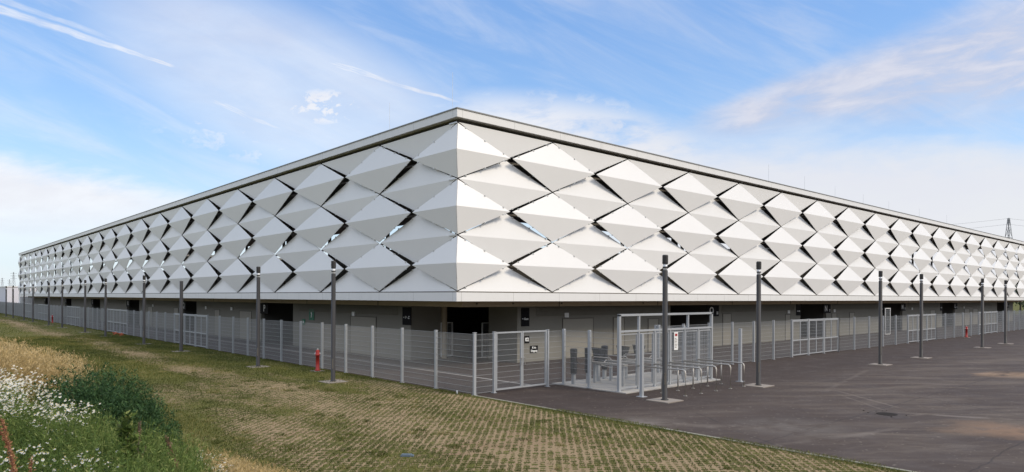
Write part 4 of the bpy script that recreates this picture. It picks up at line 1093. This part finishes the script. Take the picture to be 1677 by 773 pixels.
# ------------------------------------------------------------------ grass in the paving
def turf():
    parts = []
    q = 0.165/0.7071
    n = 260000
    u = RNG.uniform(5.0, FU-0.15, n); v = 2.5+RNG.random(n)**1.4*67
    gq = greenness(u, v)
    # snap to paver cells where the turf is open
    ku, kv = np.floor((u+v)/q)+0.5, np.floor((u-v)/q)+0.5
    ju, jv = RNG.uniform(-0.33, 0.33, n), RNG.uniform(-0.33, 0.33, n)
    su, sv = ((ku+ju)*q+(kv+jv)*q)/2, ((ku+ju)*q-(kv+jv)*q)/2
    snap = gq < 0.72
    u, v = np.where(snap, su, u), np.where(snap, sv, v)
    cellr = VB.fbm(ku*0.71, kv*0.71, 2)
    keep = (RNG.random(n) < np.clip(gq*1.25-0.06, 0, 1)) & (cellr+gq*0.9 > 0.62) & (u < FU-0.12) & (u > 4.6)
    u, v, gq = u[keep], v[keep], gq[keep]; n = len(u)
    P0 = np.stack([u, v, np.full(n, 0.003)], 1)
    far = np.clip(v/40, 0.6, 1.6)
    H = RNG.uniform(0.02, 0.065, n)*(0.7+0.9*gq); W = RNG.uniform(0.010, 0.022, n)*far*1.5
    tn = np.clip(VA.fbm(u*0.9+9, v*0.5)*1.1-0.22+RNG.normal(0, 0.2, n), 0, 1)
    parts.append(blades(P0, H, W, RNG.uniform(0.3, 1.1, n), RNG.uniform(0, 6.28, n), tn, 1))
    # tussocks at the fence foot and along the paving
    cs = [(FU-0.35, v_at(px, FU-0.35), s_) for px, s_ in ((730, 0.55), (598, 0.7), (575, 0.5), (455, 0.6), (440, 0.5), (390, 0.5), (372, 0.4), (340, 0.5), (325, 0.45), (245, 0.6), (235, 0.5))]
    cs += [(*ground(px, py), s_) for px, py, s_ in ((655, 650, 0.4), (610, 655, 0.45), (500, 636, 0.5), (540, 640, 0.5), (690, 706, 0.3), (745, 733, 0.3), (620, 745, 0.4), (480, 735, 0.6), (560, 720, 0.3), (275, 570, 0.8))]
    for (cu, cv, s_) in cs:
        m_ = int(500*s_); a, r = RNG.uniform(0, 6.28, m_), np.sqrt(RNG.random(m_))*s_
        P0 = np.stack([np.minimum(cu+r*np.cos(a)*0.6, FU-0.13), cv+r*np.sin(a), np.full(m_, 0.003)], 1)
        parts.append(blades(P0, RNG.uniform(0.05, 0.17, m_)*(1.15-r/s_), RNG.uniform(0.008, 0.016, m_)*1.5, RNG.uniform(0.3, 1.0, m_), RNG.uniform(0, 6.28, m_), np.clip(RNG.normal(0.35, 0.2, m_), 0, 1), 1))
    for k in range(150):
        cu, cv = RNG.uniform(5.2, FU-0.4), 4.5+RNG.random()**1.3*60; s_ = RNG.uniform(0.06, 0.26); m_ = int(70+900*s_*s_)
        a, r_ = RNG.uniform(0, 6.28, m_), np.sqrt(RNG.random(m_))*s_
        parts.append(blades(np.stack([cu+r_*np.cos(a), cv+r_*np.sin(a), np.full(m_, 0.003)], 1), RNG.uniform(0.05, 0.15, m_)*(1.2-r_/s_), RNG.uniform(0.008, 0.018, m_), RNG.uniform(0.3, 1.1, m_), a, np.clip(RNG.normal(RNG.choice([0.15, 0.3, 0.8]), 0.15, m_), 0, 1), 1))
    m_ = 4000; v = RNG.uniform(3, 18.6, m_); k = VB.fbm(v*0.7, v*0.1+3, 3) > 0.52; v = v[k]; m_ = len(v); u = FU-0.10+RNG.normal(0, 0.07, m_)
    parts.append(blades(np.stack([u, v, np.full(m_, 0.02)], 1), RNG.uniform(0.02, 0.08, m_), RNG.uniform(0.008, 0.016, m_), RNG.uniform(0.4, 1.2, m_), RNG.uniform(0, 6.28, m_), np.clip(RNG.normal(0.45, 0.2, m_), 0, 1), 1))
    # fringe right along the fence
    m_ = 9000; v = 14+RNG.random(m_)**1.4*70; v = v[v > 18.7]; m_ = len(v); u = FU-0.14-np.abs(RNG.normal(0, 0.16, m_))
    parts.append(blades(np.stack([u, v, np.full(m_, 0.003)], 1), RNG.uniform(0.03, 0.12, m_), RNG.uniform(0.01, 0.02, m_), RNG.uniform(0.2, 0.9, m_), RNG.uniform(0, 6.28, m_), np.clip(RNG.normal(0.4, 0.2, m_), 0, 1), 1))
    # green strip beside the kerb on the yard edge
    m_ = 5000; v = RNG.uniform(2, 18.6, m_); u = FU-0.18-np.abs(RNG.normal(0, 0.14, m_))
    parts.append(blades(np.stack([u, v, np.full(m_, 0.003)], 1), RNG.uniform(0.02, 0.06, m_), RNG.uniform(0.008, 0.016, m_), RNG.uniform(0.2, 0.9, m_), RNG.uniform(0, 6.28, m_), np.clip(RNG.normal(0.5, 0.2, m_), 0, 1), 1))
    m_ = 30000; u = RNG.uniform(5.0, FU-0.15, m_); v = RNG.uniform(60, 200, m_); gq = greenness(u, v); k = RNG.random(m_) < gq; u, v = u[k], v[k]; m_ = len(u)
    parts.append(blades(np.stack([u, v, np.full(m_, 0.003)], 1), RNG.uniform(0.03, 0.09, m_), RNG.uniform(0.04, 0.07, m_), RNG.uniform(0.2, 0.9, m_), RNG.uniform(0, 6.28, m_), np.clip(VA.fbm(u*0.5+9, v*0.2)*0.95-0.12+RNG.normal(0, 0.16, m_), 0, 1), 1))
    V, Fc, T = cat_parts(parts)
    tag(np_mesh('turf_grass', V, Fc, M['turf'], T), 'short olive grass growing in the paver cells', 'grass', kind='stuff')
turf()

# ------------------------------------------------------------------ weeds on the bank
def at_bank(px, Z):
    X_ = t_of(px)*Z; u, v = X_*CU+Z*SU, -X_*SU+Z*CU; return u, v
def scatter(n, px0, px1, z0, z1):
    px, Z = RNG.uniform(px0, px1, n), RNG.uniform(z0, z1, n); X_ = (px-CX)/F*Z
    u, v = X_*CU+Z*SU, -X_*SU+Z*CU
    return u, v, bank_z(u, v)
def P3(u, v, z): return np.stack([u, v, z], 1)

# general rough grass cover of the bank
parts = []
n = 60000; u = RNG.uniform(-3, 6.4, n); v = 4+RNG.random(n)**1.3*60; z = np.where(u < 6.0, np.maximum(bank_z(u, v), 0), 0)
hgt = (0.10+0.22*np.clip((5.8-u)/2.0, 0, 1))*RNG.uniform(0.5, 1.3, n)*(0.6+0.8*VA.fbm(u*0.8, v*0.5))
tn = np.clip(0.15+0.9*VB.fbm(u*0.35+3, v*0.22)*0.8+RNG.normal(0, 0.15, n), 0, 1)
parts.append(blades(P3(u, v, z-0.01), hgt, RNG.uniform(0.008, 0.018, n), RNG.uniform(0.2, 0.9, n), RNG.normal(-0.7, 1.0, n), tn, 2))
n = 26000; u = RNG.uniform(-6, 6.4, n); v = 55+RNG.random(n)*150; z = np.where(u < 6.0, np.maximum(bank_z(u, v), 0), 0)
tn = np.clip(0.10+0.8*VB.fbm(u*0.35+3, v*0.12)+RNG.normal(0, 0.15, n), 0, 1)
parts.append(blades(P3(u, v, z-0.01), RNG.uniform(0.08, 0.28, n), RNG.uniform(0.03, 0.06, n), RNG.uniform(0.2, 0.9, n), RNG.normal(-0.7, 1.0, n), tn, 2))
V, Fc, T = cat_parts(parts)
tag(np_mesh('bank_grass', V, Fc, M['turf'], T), 'rough olive grass covering the bank on the left', 'grass', kind='stuff')

# tall golden grass in drifts
parts = []
for (n, a, b_, z0, z1, h0, h1) in ((2200, -60, 98, 11.5, 16, 0.70, 1.15), (900, -60, 50, 16, 21, 0.55, 0.95), (260, 90, 125, 11, 14, 0.4, 0.8), (1500, 345, 480, 9.0, 12.2, 0.18, 0.42), (700, 430, 560, 11.2, 12.8, 0.10, 0.26), (350, 300, 420, 8, 11, 0.25, 0.5)):
    u, v, z = scatter(n, a, b_, z0, z1); z = np.where(u > 6.1, 0, np.maximum(z, 0)); H = RNG.uniform(h0, h1, n)
    tn = np.clip(RNG.normal(0.5, 0.22, n), 0, 1); lean = RNG.uniform(0.35, 0.85, n); az = RNG.normal(-0.8, 0.35, n)
    parts.append(blades(P3(u, v, z), H, RNG.uniform(0.008, 0.018, n), lean, az, tn, 3))
    # feathery seed heads at the tips
    tip = P3(u+np.cos(az)*lean*H*0.93, v+np.sin(az)*lean*H*0.93, z+H*(1-0.25*lean)-0.02)
    for k in range(3):
        Pc = tip-np.stack([np.cos(az)*0.02*k, np.sin(az)*0.02*k, np.full(n, 0.03*k)], 1)
        parts.append(leaves(Pc, RNG.uniform(0.05, 0.10, n), RNG.uniform(0.005, 0.010, n), np.clip(tn+0.2, 0, 1), 1.6))
V, Fc, T = cat_parts(parts)
tag(np_mesh('golden_grass', V, Fc, M['straw'], T), 'tall dry golden grass leaning on the bank', 'grass', kind='stuff')

# daisies: stems and feathery leaves, white heads with yellow centres
heads = []; stems = []
def daisy_patch(n, a, b_, z0, z1, h0, h1, gate=0.0, size=1.0):
    u, v, z = scatter(n, a, b_, z0, z1); z = np.where(u > 6.1, 0, np.maximum(z, 0))
    k = VB.fbm(u*1.6, v*1.6, 3) > gate; u, v, z = u[k], v[k], z[k]; n = len(u)
    H = RNG.uniform(h0, h1, n); lean = RNG.uniform(0.05, 0.35, n); az = RNG.uniform(0, 6.28, n)
    stems.append(blades(P3(u, v, z), H, np.full(n, 0.008), lean, az, np.clip(RNG.normal(0.6, 0.2, n), 0, 1), 2))
    m_ = n*12; i = RNG.integers(0, n, m_); f = RNG.uniform(0.15, 0.92, m_)
    Pc = P3(u[i]+np.cos(az[i])*lean[i]*H[i]*f**1.8+RNG.normal(0, 0.03, m_), v[i]+np.sin(az[i])*lean[i]*H[i]*f**1.8+RNG.normal(0, 0.03, m_), z[i]+H[i]*f)
    stems.append(leaves(Pc, RNG.uniform(0.03, 0.09, m_), RNG.uniform(0.004, 0.012, m_), np.clip(RNG.normal(0.5, 0.25, m_), 0, 1), 0.7))
    for d in range(3):
        sp = 0.0 if d == 0 else 0.045
        heads.append((u+np.cos(az)*lean*H+RNG.normal(0, 1, n)*sp, v+np.sin(az)*lean*H+RNG.normal(0, 1, n)*sp, z+H*(1-0.25*lean)-(0.0 if d == 0 else 0.02)+RNG.normal(0, 1, n)*sp*0.7, np.full(n, 0.019*size)))
daisy_patch(330, -40, 45, 7.6, 10.5, 0.55, 0.90, 0.38, 0.66)
daisy_patch(360, 0, 108, 7.0, 9.6, 0.45, 0.80, 0.42, 0.66)
daisy_patch(190, 50, 145, 6.4, 8.6, 0.38, 0.68, 0.44, 0.62)
daisy_patch(80, 90, 172, 5.6, 6.8, 0.30, 0.52, 0.48, 0.56)
daisy_patch(80, -20, 100, 5.6, 6.8, 0.35, 0.60, 0.48, 0.58)
daisy_patch(34, 325, 375, 8.5, 10.5, 0.22, 0.42, 0.2, 0.7)
hu, hv_, hz_, hr = (np.concatenate([h[i] for h in heads]) for i in range(4))
keep = RNG.random(len(hu)) < 0.85; hu, hv_, hz_, hr = hu[keep], hv_[keep], hz_[keep], hr[keep]*RNG.uniform(0.75, 1.25, keep.sum())
nh = len(hu); tilt = RNG.normal(0, 0.35, (nh, 2)); tilt[:, 0] -= 0.25; tilt[:, 1] -= 0.3
NP = 9; ang = np.arange(NP)/NP*2*np.pi
Vh, Fh = [], []
ctr = np.stack([hu, hv_, hz_], 1)
e1 = np.stack([np.ones(nh), np.zeros(nh), -tilt[:, 0]], 1); e2 = np.stack([np.zeros(nh), np.ones(nh), -tilt[:, 1]], 1)
rows = [ctr]
for k in range(NP):                              # petals as narrow quads round the centre
    for da, rr in ((-0.22, 0.98), (0.22, 0.98)):
        a = ang[k]+da; rows.append(ctr+e1*(np.cos(a)*hr*rr)[:, None]+e2*(np.sin(a)*hr*rr)[:, None]-np.array([0, 0, 0.004]))
Vh = np.stack(rows, 1).reshape(-1, 3); kk = 1+2*NP
fs = np.stack([np.array([0, 1+2*k, 2+2*k]) for k in range(NP)])
Fh = (np.arange(nh)[:, None, None]*kk+fs[None]).reshape(-1, 3)
tag(np_mesh('daisy_flowers', Vh, Fh, M['petal'], np.repeat(RNG.random(nh), kk)), 'white daisy heads massed in the lower left corner', 'flowers', kind='stuff')
rows = [ctr+np.array([0, 0, 0.006])]+[ctr+e1*(np.cos(a)*hr*0.36)[:, None]+e2*(np.sin(a)*hr*0.36)[:, None]+np.array([0, 0, 0.001]) for a in np.arange(6)/6*2*np.pi]
Vy = np.stack(rows, 1).reshape(-1, 3); fy = np.stack([np.array([0, 1+k, 1+(k+1) % 6]) for k in range(6)])
tag(np_mesh('daisy_centres', Vy, (np.arange(nh)[:, None, None]*7+fy[None]).reshape(-1, 3), M['yolk']), 'yellow centres of the massed daisies', 'flowers', kind='stuff')

# green weeds around them
parts = stems
def weedy(n, a, b_, z0, z1, h0, h1, t0=0.45, leafy=6):
    u, v, z = scatter(n, a, b_, z0, z1); z = np.maximum(z, 0); H = RNG.uniform(h0, h1, n)*(0.6+0.8*VA.fbm(u*1.1, v*1.1))
    lean, az = RNG.uniform(0.05, 0.5, n), RNG.uniform(0, 6.28, n); tn = np.clip(RNG.normal(t0, 0.2, n)+0.5*(VB.fbm(u*0.9, v*0.9)-0.5), 0, 1)
    parts.append(blades(P3(u, v, z-0.02), H, RNG.uniform(0.006, 0.014, n), lean, az, tn, 2))
    m_ = n*leafy
    if m_:
        i = RNG.integers(0, n, m_); f = RNG.uniform(0.2, 0.98, m_)
        Pc = P3(u[i]+np.cos(az[i])*lean[i]*H[i]*f**1.8, v[i]+np.sin(az[i])*lean[i]*H[i]*f**1.8, z[i]+H[i]*(f-0.25*lean[i]*f*f))
        parts.append(leaves(Pc, RNG.uniform(0.02, 0.065, m_), RNG.uniform(0.005, 0.013, m_), np.clip(tn[i]+RNG.normal(0, 0.12, m_), 0, 1), 0.9))
weedy(3600, -60, 130, 4.4, 9.5, 0.35, 0.62, 0.5)
weedy(3400, 90, 320, 4.6, 8.2, 0.42, 0.72, 0.56)
weedy(1500, 60, 330, 6.6, 8.8, 0.5, 0.85, 0.62, 4)
weedy(900, 250, 360, 6.4, 9.5, 0.22, 0.42, 0.5)
weedy(700, 330, 440, 7.8, 10.5, 0.12, 0.3, 0.65, 3)
V, Fc, T = cat_parts(parts)
tag(np_mesh('weeds', V, Fc, M['weed'], T), 'tangled green weeds and daisy stems in the lower left foreground', 'weeds', kind='stuff')

# dark green bush of upright shoots
def bush():
    cu, cv = at_bank(190, 9.6); t = thing('bush', 'dense dark green bush of upright shoots on the bank', 'bush', (cu, cv, float(bank_z(np.array(cu), np.array(cv)))))
    parts = []; sh = MB()
    lobes = [(124, 9.8, 0.98, 0.30), (148, 9.7, 1.14, 0.36), (174, 9.6, 1.14, 0.38), (200, 9.5, 1.02, 0.36), (224, 9.4, 0.86, 0.32), (246, 9.2, 0.66, 0.28), (262, 9.1, 0.48, 0.2), (160, 9.2, 0.95, 0.36), (200, 9.1, 0.80, 0.32)]
    for (px, Z, h, r) in lobes:
        u, v = at_bank(px, Z); z0 = float(bank_z(np.array(u), np.array(v)))
        ns = int(230*r/0.4); a, rr = RNG.uniform(0, 6.28, ns), np.sqrt(RNG.random(ns))*r
        su, sv = u+rr*np.cos(a), v+rr*np.sin(a); H = h*(1-0.35*(rr/r)**2)*RNG.uniform(0.72, 1.12, ns)
        lean = 0.10+0.25*rr/r; z = np.full(ns, z0)
        parts.append(blades(P3(su-cu, sv-cv, z-t.location.z), H, np.full(ns, 0.009), lean, a, RNG.uniform(0.1, 0.5, ns), 2))
        m_ = ns*34; i = RNG.integers(0, ns, m_); f = 1-RNG.random(m_)**1.5*0.85
        Pc = P3(su[i]-cu+np.cos(a[i])*lean[i]*H[i]*f**1.8+RNG.normal(0, 0.018, m_), sv[i]-cv+np.sin(a[i])*lean[i]*H[i]*f**1.8+RNG.normal(0, 0.018, m_), z0-t.location.z+H[i]*(f-0.25*lean[i]*f*f))
        tn = np.clip(0.40+RNG.normal(0, 0.22, m_), 0, 1)
        parts.append(leaves(Pc, RNG.uniform(0.03, 0.07, m_), RNG.uniform(0.008, 0.017, m_), tn, 1.3))
    V, Fc, T = cat_parts(parts); np_mesh('foliage', V, Fc, M['bush'], T, t)
bush()
# rusty dock stalks at the very left, a tall yellow green weed and a red brown stem
def stalk(name, label, cat, px, Z, h, lean, az, m_leaf, m_stem, dens, lsz, z_off=0.0, f0=0.3, side=4):
    u, v = at_bank(px, Z); z = float(bank_z(np.array(u), np.array(v)))
    t = thing(name, label, cat, (u, v, z)); c, s_ = math.cos(az), math.sin(az)
    pt = lambda f: (c*lean*h*f*f, s_*lean*h*f*f, h*f)
    q = MB(); q.tube([pt(i/8) for i in range(9)], 0.007, 6, True, 0.003)
    br = []
    for k in range(side):
        f = 0.45+0.5*k/max(1, side); a = az+random.choice((-1, 1))*random.uniform(0.4, 1.2); p = Vector(pt(f)); L = h*0.28*(1.2-f)
        e = p+Vector((math.cos(a)*L*0.5, math.sin(a)*L*0.5, L)); q.tube([p, e], 0.004, 5); br.append((p, e))
    q.build('stem', m_stem, t, glob=False)
    n = dens; f = RNG.uniform(f0, 1.0, n); Pc = np.array([pt(x) for x in f])+RNG.normal(0, lsz*0.45, (n, 3))
    arr = [Pc]
    for p, e in br:
        k = dens//6; f = RNG.random(k); arr.append(np.array(p)[None]+(np.array(e)-np.array(p))[None]*f[:, None]+RNG.normal(0, lsz*0.4, (k, 3)))
    Pc = np.concatenate(arr); n = len(Pc)
    V, Fc, T = leaves(Pc, RNG.uniform(0.6, 1.3, n)*lsz, RNG.uniform(0.3, 0.6, n)*lsz, np.clip(RNG.normal(0.5, 0.25, n), 0, 1), 1.0)
    np_mesh('seed_heads' if 'dock' in name else 'foliage', V, Fc, m_leaf, T, t)
stalk('dock_plant', 'rusty brown dock stalk leaning at the left picture edge', 'plant', 40, 4.6, 1.05, 0.13, R(148), M['dock'], M['stemred'], 620, 0.017, f0=0.35)
stalk('dock_plant', 'second shorter rusty dock stalk right of the leaning one', 'plant', 46, 4.5, 0.80, -0.03, R(148), M['dock'], M['stemred'], 300, 0.016, f0=0.4, side=2)
stalk('tall_weed', 'tall yellow green weed standing before the dark bush', 'plant', 208, 6.2, 0.86, 0.05, 1.0, M['weed'], M['bark'], 420, 0.06, f0=0.25)
stalk('dead_weed', 'red brown bare weed stem right of the bush', 'plant', 302, 6.6, 0.74, 0.22, R(140), M['brown'], M['stemred'], 60, 0.03, f0=0.6, side=5)
stalk('dead_weed', 'brown seeding weed among green weeds below the bush', 'plant', 226, 6.8, 0.74, 0.1, R(60), M['brown'], M['bark'], 110, 0.022, f0=0.75, side=4)
